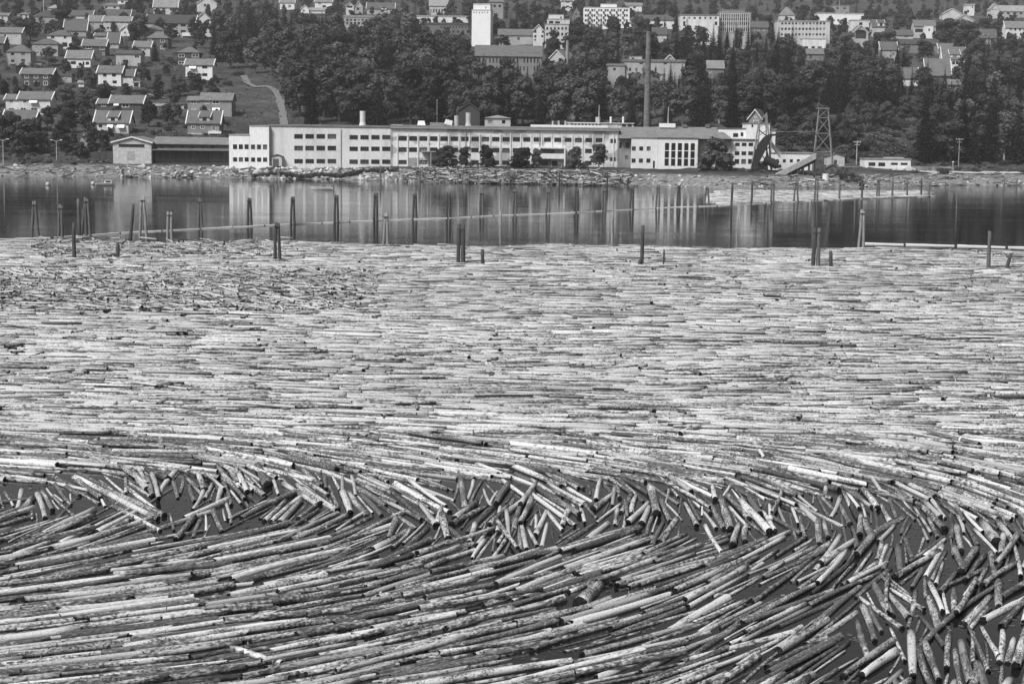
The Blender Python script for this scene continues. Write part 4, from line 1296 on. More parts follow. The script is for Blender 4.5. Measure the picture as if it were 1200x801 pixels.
house('', 219.5, 234.3, 113, 117.5, 136.5, wall=0.27, rt=0.26, wins=[(223, 118, 230, 121.5), (224, 127, 229, 129), (233, 127.5, 234.2, 131)], parent=h, y0=0.8, depth=6, trim=False)
house('grey house with dormer and white door step above the shed', 220, 257, 130, 143.5, 157.5, wall=0.25, rt=0.17, wins=[(224.5, 147, 229, 151), (235, 147, 239.5, 151), (248.5, 147, 252.5, 153.5)], dormers=[(233.5, 131, 245.5, 142, 137)], balc=[(245, 153.5, 260, 156.5)], plinth=True)
house('pale low villa at the top edge left of the wood', 118, 140, 3, 7, 12, 'hip', wall=0.5, rt=0.2, wins=[(123, 8, 126, 10), (133, 8, 136, 10)], frame=None)
house('white cottage cut by the top edge', 138, 150, -4, 0, 5, wall=0.72, rt=0.3, wins=[(142, 1.5, 145, 3.5)], frame=None)
house('pale house with grey roof behind the lodge', 180, 208, -2, 8, 17, wall=0.55, rt=0.35, wins=[(190, 10, 194, 13), (199, 10, 203, 13)], frame=None)
house('house with white front gable at the upper edge of the wood', 231, 254, -4, 4, 14, 'front', wall=0.55, rt=0.2, wins=[(239, 5, 241.5, 8), (243, 5, 245.5, 8)], frame=None)
house('pale house cut by the left edge high on the hill', -8, 9, 15, 18, 26, wall=0.5, rt=0.25, wins=[(2, 20, 4, 22)], frame=None)
house('small pale house between trees below the hill top', 20, 35, 14, 17, 25, 'hip', wall=0.48, rt=0.25, wins=[(24, 18, 26, 20), (30, 18, 32, 20)], frame=None, tol=.4)
house('pale pyramid-roofed cottage right of the flagpole', 56, 69, 5, 10, 14, 'hip', wall=0.5, rt=0.4, wins=[(60, 11, 63, 13)], frame=None)
house('dark long roof between terrace and hill top', 118, 152, 11, 19, 23, wall=0.3, rt=0.11, wins=[(124, 20, 127, 22)], tol=.4)

# ---------------------------------------------------------------- upper middle and right
house('white house with three dark windows above the wood', 328, 345, -3, 3, 11.5, wall=0.74, rt=0.3, wins=[(331, 5.5, 334, 8), (338, 6, 341, 9)], frame=None)
h = house('white gabled building with long low wing at the wood edge', 352.5, 362, 6, 10.5, 16, 'front', wall=0.76, rt=0.4, wins=[(355, 11.5, 357, 14.5)], frame=None)
house('', 362.3, 383, 9, 12, 16, wall=0.6, rt=0.4, wins=(), parent=h, y0=1.0, depth=6, trim=False)
house('white two-storey house above the long low wing', 369, 389, -2, 2.5, 11, wall=0.74, rt=0.3, wins=[(373, 3, 376, 5.5), (378, 6.5, 382, 9)], frame=None)
house('narrow pale gabled house with two stacked windows', 405.5, 414.5, 3.5, 7, 18, 'front', wall=0.62, rt=0.2, wins=[(407, 7, 413, 9.5), (408.5, 12, 412, 14.5)], frame=None)
house('grey house with steep gable right of the narrow pale house', 415.5, 425, 2, 8, 16, 'front', wall=0.4, rt=0.25, wins=[(418, 9, 421, 12)], frame=None)
house('dark-roofed house with bright white dormer', 430, 462, 3, 10, 17, wall=0.4, rt=0.12, wins=[(434, 12, 438, 14.5), (446, 12, 450, 14.5)], dormers=[(447, 7, 453, 11, 9)], frame=None)
house('long flat-roofed block with two rows of grid windows', 403, 470, 18.5, 21, 36, 'flat', wall=0.36, rt=0.42, wins=grid(407, 452, 11, 2.6, (22.5, 25), (26, 29)), frame=None, cat='office block', name='office_building', trim=False, depth=12, vis=(403, 18, 425, 29), over=.2)
house('long white low building with dark window row left of the white tower', 482, 552, 18.5, 20, 29, 'flat', wall=0.7, rt=0.5, wins=grid(491, 512, 6, 1.8, (22.5, 24.7)), frame=None, cat='factory', name='workshop_building', trim=False, depth=14, over=.2, vis=(482, 18, 552, 27), chim=(526, 540))
house('dark brick building with small window row below the white tower', 498, 553, 27, 29.5, 48, 'flat', wall=0.15, rt=0.1, wins=grid(517, 549, 10, 1.6, (31, 33)) + grid(520, 548, 6, 2.2, (36, 39)), frame=None, cat='factory', name='brick_building', trim=False, depth=10, mat=plaster(0.16), over=.2, vis=(505, 27, 552, 36))
house('house with pale grey roof high above the brick building', 503, 525, -2, 6.5, 18, wall=0.5, rt=0.42, wins=grid(505, 518, 5, 1.6, (11, 15)), frame=None, trim=False)
house('grey-brown building behind the white tower', 574, 589.5, -6, 2, 22, wall=0.3, rt=0.22, wins=[(578, 6, 581, 9), (584, 6, 587, 9)], frame=None, trim=False)
h = house('tall plain white concrete tower above the grey-roofed hall', 552.5, 574.5, 12, 13.5, 54, 'flat', wall=0.8, rt=0.7, wins=grid(555, 571, 6, 1.0, (14.6, 16.4)), frame=None, cat='tower', name='white_tower', trim=False, depth=11, yaw=math.radians(-6), vis=(552, 4, 575, 46), tol=.06, over=.05, mat=plaster(0.82, 0.06))
house('', 554, 573.8, 5, 6.5, 12.2, 'flat', wall=0.8, rt=0.7, wins=[(568, 8.5, 569.5, 11)], frame=None, parent=h, y0=0.6, depth=9, trim=False, fd=0, over=.05, mat=plaster(0.82, 0.06))
h = house('large grey hall with long roof and four eyebrow dormers', 557, 634, 53, 66, 94, wall=0.22, rt=0.2, wins=grid(562, 630, 18, 1.7, (68.5, 74), (78, 83)), frame=None, cat='hall', name='grey_hall', trim=False, depth=18, mat=plaster(0.23), vis=(556, 53, 636, 76), tol=.1)
for dx in (569, 588, 607, 626):
    e, fr = h
    mb = MB(); ax, bx = fr.x(dx - 5), fr.x(dx + 4)
    zt, zb_ = fr.z(60.5, dx), fr.z(63.5, dx)
    mb.slab((ax - .8, 2.2, zb_ + .2), (bx + .8, 2.2, zb_ + .5), (bx, 7, zt + 1.0), (ax, 7, zt + 1.0), .2); mb.build('dormer', roofing(0.15), e)
    mb = MB(); mb.box(ax, bx, 2.6, 3.0, zb_ - .5, zb_ + .25); mb.build('dormer_window', flat(0.3, 0.6, 'dormer_front'), e)
house('low grey house with pale front right of the white tower', 584, 624, 34, 41, 53, wall=0.4, rt=0.2, wins=[(590, 43, 594, 46), (606, 44, 609, 47)], trim=False, frame=None, depth=9)
house('white house with pointed front gable beside the stepped block', 624.5, 637, 29, 36, 54, 'front', wall=0.68, rt=0.35, wins=[(631, 30.5, 633.5, 33.5), (626, 36, 628.5, 39), (635, 36, 636.8, 39), (626, 41.5, 628.5, 44.5), (634, 41.5, 636.5, 44), (626, 46, 628, 48)], frame=None)
h = house('stepped pale apartment block with roof terrace', 638.5, 666, 28.5, 29.5, 58, 'flat', wall=0.55, rt=0.4, wins=grid(641, 663, 6, 2.3, (32.5, 35.5), (39, 42.2), (46, 48.5)), frame=None, trim=False, cat='apartment block', name='apartment_block', depth=11, over=.15)
house('', 641, 667, 22.5, 23.5, 28.6, 'flat', wall=0.6, rt=0.4, wins=[(643, 25, 648, 28), (650, 25.5, 656, 28)], frame=None, parent=h, y0=1.2, depth=9, trim=False, fd=0, over=.1)
house('', 642.5, 660, 17, 17.8, 22.6, 'flat', wall=0.68, rt=0.4, wins=[(656, 20, 658, 22)], frame=None, parent=h, y0=2.5, depth=7, trim=False, fd=0, over=.1)
house('grey house with white front gable beside the small brick chimney', 644, 661, 59, 68, 82, 'front', wall=0.45, rt=0.3, wins=[(656.5, 61.5, 658.5, 64.5)], frame=None, depth=12, yaw=math.radians(-25), tol=.3)
house('narrow white house at the top edge left of the white apartments', 657.5, 671, -4, 1, 13, wall=0.66, rt=0.3, wins=[(663, 2, 667, 4), (663, 7, 667, 9)], frame=None)
house('small dark pointed roof house left of the white apartments', 671, 679, 8, 15, 24, 'front', wall=0.2, rt=0.09, wins=[(674, 16, 676, 18)], frame=None, trim=False, tol=.4)
h = house('long white apartment block with rows of dark balcony openings', 684, 737.5, 9, 9.8, 34, 'flat', wall=0.78, rt=0.6, wins=[w for x in (687.5, 695, 703, 710.5, 718, 725.5, 733) for w in ((x - 2.4, 11.3, x - 0.3, 14), (x + .3, 11.3, x + 2.4, 14), (x - 2.4, 17.2, x - .3, 20), (x + .3, 17.2, x + 2.4, 20), (x - 2.4, 23, x - .3, 25.8), (x + .3, 23, x + 2.4, 25.8), (x - 2.4, 28.8, x - .3, 31.3), (x + .3, 28.8, x + 2.4, 31.3))], frame=None, trim=False, cat='apartment block', name='apartment_block', depth=11, mat=plaster(0.82, .06), over=.1, tol=.2, vis=(684, 5, 737, 28))
house('', 704, 722.5, 4.8, 5.4, 9.2, 'flat', wall=0.8, rt=0.6, wins=(), parent=h, y0=1.5, depth=7, trim=False, fd=0, mat=plaster(0.82, .06), over=.1)
for x in (691, 699, 707, 714.5, 722, 729.5):
    for r in (14, 20, 26):
        e, fr = h
        mb = MB(); mb.box(fr.x(x - .9), fr.x(x + .9), -0.5, -0.02, fr.z(r + 2.2, x), fr.z(r - .4, x)); mb.build('stair_panel', flat(0.07, .7, 'panel_dark'), e)
house('bright white villa above the white apartment block', 733, 752, 3.5, 7, 13, 'flat', wall=0.74, rt=0.5, wins=[(735, 8, 737, 10), (742, 8, 745, 10)], frame=None, trim=False)
house('long white building under a dark hipped roof', 735, 795, 17, 24, 34, 'hip', wall=0.7, rt=0.12, wins=[(740, 27, 743, 31), (748, 26, 752, 30.5), (755, 26.5, 758, 30.5), (768, 26.5, 770.5, 31), (773, 28, 775, 31), (778, 26.5, 780, 31)], frame=None, cat='building', name='white_building', depth=12, tol=.35)
house('dark-roofed house with pale ground floor right of the chimney top', 764, 781, 32, 40, 50, wall=0.5, rt=0.11, wins=[(767, 43, 770, 46)], frame=None, trim=False, tol=.2)
house('tall white block with scattered square windows left of the gridded office', 796.5, 842, 17.5, 19, 52, 'flat', wall=0.72, rt=0.3, wins=grid(801, 838, 7, 2.2, (20.5, 23)) + [(800, 25.5, 802.5, 31), (837, 26, 840, 30), (800, 33.5, 802.5, 38), (800, 42, 802.5, 46)], frame=None, trim=False, cat='building', name='white_building', depth=12, over=.2, tol=.55)
h = house('office block with tall narrow window grid and vertical fins', 842.5, 879, 14.8, 16, 56, 'flat', wall=0.42, rt=0.4, wins=grid(844.5, 876.5, 14, 1.35, (17.5, 20.5), (21.5, 24.5), (26.5, 30), (33, 37)), frame=None, trim=False, cat='office block', name='office_building', depth=12, over=.15, vis=(842, 12, 879, 36), tol=.15)
house('', 844, 871.5, 12, 13, 15, 'flat', wall=0.3, rt=0.35, wins=(), parent=h, y0=1.0, depth=8, trim=False, fd=0, over=.2)
e, fr = h
for k in range(15):
    x = fr.x(843.3 + k * 2.46)
    mb = MB(); mb.box(x - .12, x + .12, -.55, -.02, fr.z(38, 860), fr.z(16, 860)); mb.build('facade_fin', plaster(0.6, .1), e)
house('dark gabled house with dormers right of the gridded office', 878.5, 900, 25, 32, 42, wall=0.16, rt=0.14, wins=[(881, 33.5, 884, 37), (887, 33, 890, 36.5), (893, 33.5, 896, 36.5)], frame='white', trim=False)
house('pale villa with tall pyramid roof above the three-row office', 914, 931, 8, 18, 26, 'hip', wall=0.6, rt=0.3, wins=[(920, 20, 924, 23)], frame=None, chim=(918, 926), depth=9)
house('pale office block with three even rows of square windows', 910, 972, 24.5, 26, 52, 'flat', wall=0.56, rt=0.45, wins=grid(916, 965, 13, 2.4, (26.8, 29.3), (33, 35.7), (39.5, 42)), frame=None, trim=False, cat='office block', name='office_building', depth=13, over=.15, vis=(910, 24, 972, 42), tol=.25)
house('bright white low loading shed below the three-row office', 940.5, 968, 45, 46.5, 57, 'flat', wall=0.76, rt=0.6, wins=[(942, 54.5, 947, 56.8), (951, 54.5, 955, 56.8), (958, 54.5, 963, 56.8)], frame=None, trim=False, cat='shed', name='loading_shed', depth=8, over=.1)
house('grey roof below the bright loading shed', 941, 965, 57, 63, 71, wall=0.2, rt=0.24, wins=[(949, 65, 951, 69)], frame=None, trim=False, depth=8)
house('long bright white flat-roofed building near the hill top', 957.5, 1012, 15.5, 17, 29, 'flat', wall=0.8, rt=0.6, wins=[(976, 22.8, 978, 25.5), (981, 22.8, 983.5, 25.5)], frame=None, trim=False, cat='building', name='white_building', depth=12, over=.1, mat=plaster(0.82, .08))
house('grey-brown block behind the long bright white building', 976, 995, 6, 7.5, 17, 'flat', wall=0.28, rt=0.2, wins=[(980, 9, 983, 11), (988, 9, 991, 11)], frame=None, trim=False, over=.1)
house('white flat building behind the arched gable', 997, 1022, 23.5, 25, 38, 'flat', wall=0.68, rt=0.5, wins=[(1006.5, 26.5, 1010.5, 30), (1018, 27, 1020.5, 29.5)], frame=None, trim=False, over=.1)
h = house('pale hall with big arched window in its front gable', 999.5, 1017, 30, 38, 55, 'front', wall=0.45, rt=0.3, wins=[(1002, 39, 1014.5, 45.5)], frame='dark', bars=(4, 0), cat='hall', name='arched_hall', depth=14, tol=.12)
e, fr = h
mb = MB()
zc, rr = fr.z(39, 1008), fr.x(1014.5) - fr.x(1008.2)
mb.poly([(fr.x(1008.2) + rr * math.cos(math.pi * k / 10), -0.05, zc + rr * .62 * math.sin(math.pi * k / 10)) for k in range(11)])
mb.build('arched_window', PANE, e)
house('house with white dormer gable over a dark porch roof', 1022, 1037, 23, 31, 43, wall=0.5, rt=0.14, wins=[(1024, 38, 1035, 40.5)], dormers=[(1028, 23, 1036, 31, 27)], frame=None, trim=False)
house('house with dark steep roof at the spruce tops', 1032, 1051, 49, 58, 71, wall=0.4, rt=0.16, wins=[(1045, 61, 1048.5, 66)], tol=.4)
house('long dark-roofed barn across the right hillside', 1053, 1100, 46, 51.5, 62, wall=0.2, rt=0.09, wins=[(1062, 54, 1066, 57), (1090, 54, 1094, 58)], frame=None, trim=False, cat='barn', name='barn', tol=.4)
h = house('light house with white bay and twin chimneys on the right hillside', 1071, 1096, 23.5, 30.5, 45, wall=0.5, rt=0.22, wins=[(1072, 34, 1081, 38)], chim=(1076, 1095), frame='dark', bars=(4, 0), trim=False)
house('', 1082, 1093, 30, 31, 45, 'flat', wall=0.76, rt=0.5, wins=[(1087, 34, 1089, 37)], parent=h, y0=-1.0, depth=4, frame=None, trim=False, over=.1)
house('low dark-roofed house with pale front below the arched hall', 1047, 1070, 35, 41, 47, wall=0.45, rt=0.15, wins=[(1060, 42, 1064, 44)], frame=None, trim=False)
house('white house with dormered grey roof and glazed veranda', 1104.5, 1131.5, 55, 68.5, 80, wall=0.74, rt=0.22, wins=[(1115.5, 72, 1119, 75.5), (1119.8, 72, 1123, 75.5), (1125, 72, 1128, 76)], dormers=[(1112.5, 57, 1124.5, 67.5, 64)], frame='dark')
house('grey roof end behind the white veranda house', 1100.5, 1119, 51, 57, 64, wall=0.4, rt=0.22, wins=[(1103, 59, 1105, 61)], tol=.6)
house('dark-walled house under a big grey roof at right', 1085, 1113.5, 69, 87, 97, wall=0.08, rt=0.22, wins=[(1097, 88, 1101, 90)], tol=.25)
house('white house with grey roof between two spruces', 1053, 1076, 79, 91, 101, wall=0.7, rt=0.18, wins=[(1066, 92, 1069, 94.5), (1069.5, 92, 1072, 94.5)], tol=.4)
h = house('pale gabled farmhouse with long roof in the upper right corner', 1159.5, 1171, 4.5, 11, 22, 'front', wall=0.55, rt=0.4, wins=[(1162, 9, 1164, 12), (1165.5, 9, 1167.5, 12)], frame=None)
house('', 1171.3, 1206, 6.5, 13, 22, wall=0.4, rt=0.45, wins=[(1180, 14.5, 1183, 17), (1195, 14.5, 1198, 17)], parent=h, y0=.8, depth=8, frame=None, trim=False)
house('white-walled house with grey roof at the right edge', 1178, 1206, 25, 32.5, 46, wall=0.72, rt=0.28, wins=grid(1184, 1200, 4, 2.2, (33.5, 36.5)) + grid(1184, 1196, 3, 2.2, (39, 42)), frame=None)
house('pale gabled house left of the white summer house', 1104, 1127, 10, 16.5, 23, 'front', wall=0.6, rt=0.3, wins=[(1113, 12.5, 1115, 15.5), (1117, 12.5, 1119, 15.5)], frame=None, chim=(1108, 1120))
house('small white tower-like summer house near the top right', 1131.5, 1141.5, 5, 7, 19, 'flat', wall=0.76, rt=0.6, wins=[(1133, 12, 1135.5, 15), (1138.5, 7.8, 1140, 10)], frame=None, trim=False, over=.3)
house('grey gable roof below the pale gabled house', 1119, 1141, 17, 24, 30, 'front', wall=0.5, rt=0.3, wins=[(1128, 22, 1131, 25)], frame=None, tol=.4)
house('dark-roofed house with tiny round dormer on the right', 1146, 1168, 34, 44, 52, wall=0.32, rt=0.14, wins=[(1152, 46, 1155, 49), (1161, 46, 1164, 49)], dormers=[(1153, 39.5, 1157, 43, 41)], frame=None, trim=False, tol=.3)
house('small grey roof among trees below the white veranda house', 1111, 1125, 93, 99, 107, wall=0.3, rt=0.25, wins=[(1116, 101, 1119, 104)], frame=None, trim=False, tol=.35)
# the pale works in the middle of the wood
h = house('pale two-storey works building in the wood beside the chimney', 732, 802, 70, 73, 100, 'flat', wall=0.42, rt=0.28, wins=[(749, 73.5, 753, 76), (777, 73.5, 781, 76)] + grid(738, 768, 5, 2.4, (80, 83.5)) + [(767, 89, 770, 92), (773, 87, 780, 90)], frame=None, trim=False, cat='works', name='works_building', depth=14, over=.3, vis=(714, 66, 802, 93), tol=.16)
house('', 738, 752, 66, 67, 70.5, 'flat', wall=0.5, rt=0.4, wins=[(740, 67.8, 743, 69.5)], parent=h, y0=2, depth=5, frame=None, trim=False, fd=0, over=.1)
house('', 779, 790, 64.5, 70, 72.5, 'front', wall=0.45, rt=0.2, wins=(), parent=h, y0=1, depth=8, frame=None, fd=0)
house('', 712, 731.7, 75, 77.5, 98, 'flat', wall=0.4, rt=0.35, wins=[(718, 80, 721, 83)], parent=h, y0=-1.0, depth=9, frame=None, trim=False, over=.3)
house('house with dark hipped roof right behind the tall chimney', 737, 786, 91, 104, 124, 'hip', wall=0.4, rt=0.12, wins=[(750, 107, 753, 111), (775, 106, 778, 109), (776, 113, 779, 118)], frame='white', chim=(753, 764), tol=.4, depth=10)
house('small house with pale roof among dark trees right of the works', 829, 848, 71, 79.5, 92, wall=0.2, rt=0.33, wins=[(831, 82, 833.5, 86)], frame='white', trim=False, tol=.2, depth=7)
# just behind the factory
house('dark gabled store behind the factory roof', 537, 562, 121, 129, 156, 'front', wall=0.05, rt=0.14, wins=[(545, 135, 550, 140)], frame='dark', depth=12, tol=.8, trim=False, vis=(536, 119, 562, 146))
house('low pale bungalow behind the factory roof', 568, 598, 135, 138.5, 158, 'hip', wall=0.5, rt=0.4, wins=[(572, 141, 577, 145), (588, 141, 592, 145)], frame=None, depth=8, vis=(568, 135, 598, 145))
house('gabled timber house behind the conveyor mast', 877, 891, 128.5, 138, 165, 'front', wall=0.24, rt=0.14, wins=[(883, 134, 886, 137), (882, 141, 888, 145)], frame='white', depth=9, yaw=math.radians(-18), vis=(875, 128, 891, 145), p=at_y(884, 165, 497))
house('white-gabled cottage showing through the wood', 664, 682, 124, 130, 140, wall=0.5, rt=0.45, wins=[(672, 133, 675, 136)], frame=None, tol=.7, depth=6)

# ---------------------------------------------------------------- the shed left of the factory
SHED_P = at_y(200, 188.5, 474)
h = house('long grey warehouse with pale boarded gable and side wall darkened like eave shade', 132.5, 177.5, 160.5, 166.5, 187.5, 'front', wall=0.42, rt=0.3, wins=[(139.5, 169, 169.5, 172.8)], frame='dark', bars=(7, 0), depth=14, cat='warehouse', name='warehouse', p=at_y(155, 187.5, 472), trim=True, board=True, mat=boards(0.5), over=.5)
house('', 178.5, 268, 161.5, 168.5, 189.5, 'side', wall=0.06, rt=0.3, wins=(), parent=h, y0=2.0, depth=12, trim=False, mat=boards(0.07), over=.6)  # shade under the eaves is put into this side wall's dark boards
e, fr = h
mb = MB()
for k in range(22):
    x = fr.x(180 + k * 4.0)
    mb2 = MB(); mb2.box(x, x + fr.x(3.7) - fr.x(0), 1.75, 1.98, fr.z(189, 180 + k * 4), fr.z(176.5, 180 + k * 4)); mb2.build('plank_panel', boards(0.05 + 0.035 * random.random()), e)
mb.slab((fr.x(178.6), -0.2, fr.z(175.5, 178)), (fr.x(268), -0.2, fr.z(176.5, 268)), (fr.x(268), 1.95, fr.z(174.6, 268)), (fr.x(178.6), 1.95, fr.z(173.8, 178)), .15)
mb.build('canopy', roofing(0.2), e)
for x in (186, 198, 210, 222, 234, 246, 256):
    w = MB(); w.box(fr.x(x), fr.x(x + 4), 1.9, 1.97, fr.z(173.5, x), fr.z(170.5, x)); w.build('window', PANE, e)
mb = MB(); mb.box(fr.x(149), fr.x(158), -.06, -.005, 0, fr.z(177, 152)); mb.build('sliding_door', boards(0.36), e)
for k in range(3):
    mb = MB(); mb.box(fr.x(108 + k * 8), fr.x(115.5 + k * 8), .5, 2.5, 0, fr.z(178, 110 + k * 8)); e2 = mb.build('lumber_stack', boards(0.05), None, fr.p)
    tag(e2, ['dark lumber stack farthest left of the warehouse', 'dark lumber stack second from the warehouse gable', 'dark lumber stack right beside the warehouse gable'][k], 'lumber stack', 'lumber by the warehouse')

# ---------------------------------------------------------------- the factory
FP = at_y(520, 195.0, 472.0)
FP.z = 3.3
def fac_front(xc, yb_):
    p = at_y(xc, yb_, 472.0)
    return p
FMAT_SUNLIT, FMAT2 = plaster(0.83, 0.08, 0.15), plaster(0.66, 0.22, 0.25)  # first plaster is whiter: sunlight on the left block put into its paint
def stained():
    m, nt, b = nodes_of('stained_plaster')
    tc = N(nt, 'ShaderNodeTexCoord')
    n1 = N(nt, 'ShaderNodeTexNoise', Scale=0.16, Detail=3.0)
    n2 = N(nt, 'ShaderNodeTexNoise', Scale=1.6, Detail=6.0)
    mp = N(nt, 'ShaderNodeMapping'); mp.inputs['Scale'].default_value = (1, 1, 1.7)
    nt.links.new(tc.outputs['Object'], mp.inputs[0])
    nt.links.new(mp.outputs[0], n1.inputs[0]); nt.links.new(tc.outputs['Object'], n2.inputs[0])
    c = mixv(nt, ramp(nt, n1.outputs[0], [(0.0, 0.36), (0.44, 0.38), (0.5, 0.68), (1.0, 0.70)]), ramp(nt, n2.outputs[0], [(0.3, 0.85), (0.6, 1.0)]), 1.0, 'MULTIPLY')
    nt.links.new(c, b.inputs['Base Color'])
    b.inputs['Roughness'].default_value = 0.9
    return m
STAINED = stained()
h = house('long white three-storey factory along the shore with ribbon windows', 316.8, 458, 147.0, 149, 195.5, 'flat', wall=0.7, rt=0.3, mat=FMAT2, p=fac_front(387, 195.5),
          wins=grid(350.3, 389.3, 4, 10.0, (157.4, 162.8), (171, 176.6), (186.4, 191.6)) + grid(414.8, 453.0, 4, 9.8, (158.6, 163.8), (172, 177.2), (187, 192.2)), frame='dark', bars=(3, 0), depth=16, cat='factory', name='factory', trim=False, over=.25, fd=3)
FE, FF = h
house('', 294, 316.6, 147.4, 148.6, 194, 'flat', wall=.8, rt=.5, mat=FMAT_SUNLIT, parent=h, y0=-1.5, depth=17, trim=False, over=.1, fd=3, frame='dark', bars=(1, 0), wins=grid(298, 312, 3, 4.8, (169.5, 175), (184.5, 189.5)) )
house('', 270, 293.8, 158, 159, 194, 'flat', wall=.8, rt=.5, mat=FMAT_SUNLIT, parent=h, y0=-1.5, depth=17, trim=False, over=.1, fd=3, frame='dark', bars=(1, 0), wins=grid(277, 290.5, 3, 4.8, (169.3, 174.8), (184.3, 189.3)))
wx = [472.2 + 12.08 * k for k in range(21)]
cw = []
for k, x in enumerate(wx):
    t = k / 20
    ww = 9.4 - 1.6 * t
    if x > 712: continue
    cw.append((x - ww / 2, 159.6 + 2.6 * t, x + ww / 2, 165.2 + 1.9 * t))
    if k not in (14, 15, 16): cw.append((x - ww / 2, 172.7 + 2 * t, x + ww / 2, 178.2 + 1.6 * t))
    if k not in (1, 14, 15, 16) and k < 19: cw.append((x - ww / 2, 187.5 + 1.2 * t, x + ww / 2, 192.4 + 1.4 * t))
cw += [(715, 163, 721.5, 168), (715, 184.5, 721.5, 189)]
house('', 458.2, 724.8, 148.6, 150.2, 197, 'flat', wall=.7, rt=.35, mat=STAINED, parent=h, y0=0.15, depth=16, trim=False, over=.22, fd=3, frame='dark', bars=(3, 0), wins=cw)
e, fr = h
for k in range(22):                              # pilasters between the windows
    x = fr.x(466 + 12.05 * k - (0.02 * k))
    if 466 + 12.05 * k > 722: break
    mb = MB(); mb.box(x - .12, x + .12, -.08, 0.14, 0.2, fr.z(157.5, 466 + 12 * k)); mb.build('pilaster', plaster(0.74, .1), e)
mb = MB(); mb.box(fr.x(458), fr.x(725), -.55, -.08, fr.z(152.2, 591), fr.z(150.6, 591)); mb.build('cornice', plaster(0.3), e)
for x_ in (318.5, 400, 458.6, 545.5, 632, 723.5):   # rainwater pipes
    mb = MB(); mb.tube((fr.x(x_), -.2, 0), (fr.x(x_), -.2, fr.z(151.5, x_)), .09, .09, 6); mb.build('downpipe', flat(.3, .6, 'pipe_zinc'), e)
# glazed bay on the right half
mb = MB(); mb.box(fr.x(633), fr.x(661), -1.6, 0.1, fr.z(186, 647), fr.z(180, 647)); mb.box(fr.x(622.5), fr.x(633), -1.6, 0.1, fr.z(186, 628), fr.z(172.6, 628)); mb.box(fr.x(633), fr.x(661), -1.6, 0.1, fr.z(174.2, 647), fr.z(172.6, 647)); mb.box(fr.x(661), fr.x(662.5), -1.6, 0.1, fr.z(195, 661), fr.z(172.6, 661))
bay = mb.build('bay', plaster(0.72, .1), e)
for x in (636.2, 644.5, 653.5):
    w = MB(); w.box(fr.x(x - 3.2), fr.x(x + 3.2), -1.4, -1.3, fr.z(180, x), fr.z(174.2, x)); w.build('bay_window', PANE, bay)
for x in (639, 649.7):
    w = MB(); w.box(fr.x(x - 4.4), fr.x(x + 3.6), 0.02, 0.10, fr.z(194, x), fr.z(188.5, x)); w.build('window', PANE, e)
mb = MB(); mb.box(fr.x(479.5), fr.x(489.5), 0.02, .12, fr.z(197, 484), fr.z(185, 484)); mb.build('loading_door', boards(0.3), e)
mb = MB(); mb.box(fr.x(494), fr.x(520), -3.2, 0.1, fr.z(178.2, 505), fr.z(177.2, 505)); mb.box(fr.x(496.4), fr.x(496.8), -3.1, -2.9, 0, fr.z(178.2, 496)); mb.box(fr.x(505), fr.x(506.4), -3.1, -2.9, 0, fr.z(178.2, 505)); mb.build('canopy', flat(0.25, .8, 'canopy_steel'), e)
mb = MB()
mb.box(fr.x(320), fr.x(331.5), -1.6, -.02, 0, fr.z(182.5, 326)); mb.build('porch', plaster(0.5, .2), e)
mb = MB(); mb.slab((fr.x(319), -1.9, fr.z(183, 325)), (fr.x(326), -1.9, fr.z(180.6, 325)), (fr.x(326), 0, fr.z(180.6, 325)), (fr.x(319), 0, fr.z(183, 325)), .15); mb.slab((fr.x(326), -1.9, fr.z(180.6, 325)), (fr.x(333), -1.9, fr.z(183, 325)), (fr.x(333), 0, fr.z(183, 325)), (fr.x(326), 0, fr.z(180.6, 325)), .15); mb.build('porch_roof', roofing(0.1), e)
mb = MB(); mb.box(fr.x(321), fr.x(328), -1.66, -1.61, 0, fr.z(186, 325)); mb.build('porch_door', flat(0.08, .6, 'door_dark'), e)
def vent(x, yt, yb_, w, y=6.0, tone=0.6, cone=True):
    mb = MB()
    X, z0, z1 = fr.x(x), fr.z(yb_, x), fr.z(yt, x)
    r = w / 2 / fr.s
    if cone:
        mb.tube((X, y, z0), (X, y, z0 + (z1 - z0) * .3), r * 1.45, r, 12)
        mb.tube((X, y, z0 + (z1 - z0) * .3), (X, y, z1), r, r * 1.05, 12)
    else:
        mb.tube((X, y, z0), (X, y, z1), r, r * 1.1, 12)
    mb.build('vent_stack', flat(tone, .5, 'vent_metal'), e)
vent(423, 130.5, 149, 6.5); vent(534, 136, 150, 5, tone=.4, cone=False); vent(548, 132.5, 150, 6, tone=.45)
for x in (648, 655, 663): vent(x, 142, 150, 2.4, tone=.35, cone=False)
mb = MB(); mb.box(fr.x(458), fr.x(471), 1, 8, fr.z(149, 464), fr.z(146.6, 464)); mb.build('roof_parapet', plaster(0.75), e)
mb = MB(); mb.slab((fr.x(488.5), 3, fr.z(147, 492)), (fr.x(498), 3, fr.z(147, 498)), (fr.x(496), 6, fr.z(142, 496)), (fr.x(488.5), 6, fr.z(142, 489)), 1.0); mb.build('skylight', flat(0.7, .4, 'skylight_frame'), e)
mb = MB(); mb.box(fr.x(503), fr.x(520), 4, 9, fr.z(149, 510), fr.z(144, 510)); mb.build('roof_house', plaster(0.25), e)
mb = MB(); mb.slab((fr.x(520), 4, fr.z(144.5, 524)), (fr.x(529), 4, fr.z(146, 529)), (fr.x(529), 8, fr.z(142, 529)), (fr.x(521), 8, fr.z(140, 521)), .4); mb.build('skylight', flat(0.65, .4, 'skylight_frame'), e)
mb = MB(); mb.box(fr.x(622), fr.x(713), 5, 15, fr.z(150.5, 660), fr.z(147, 660)); mb.build('upper_storey', plaster(0.76, .08), e)
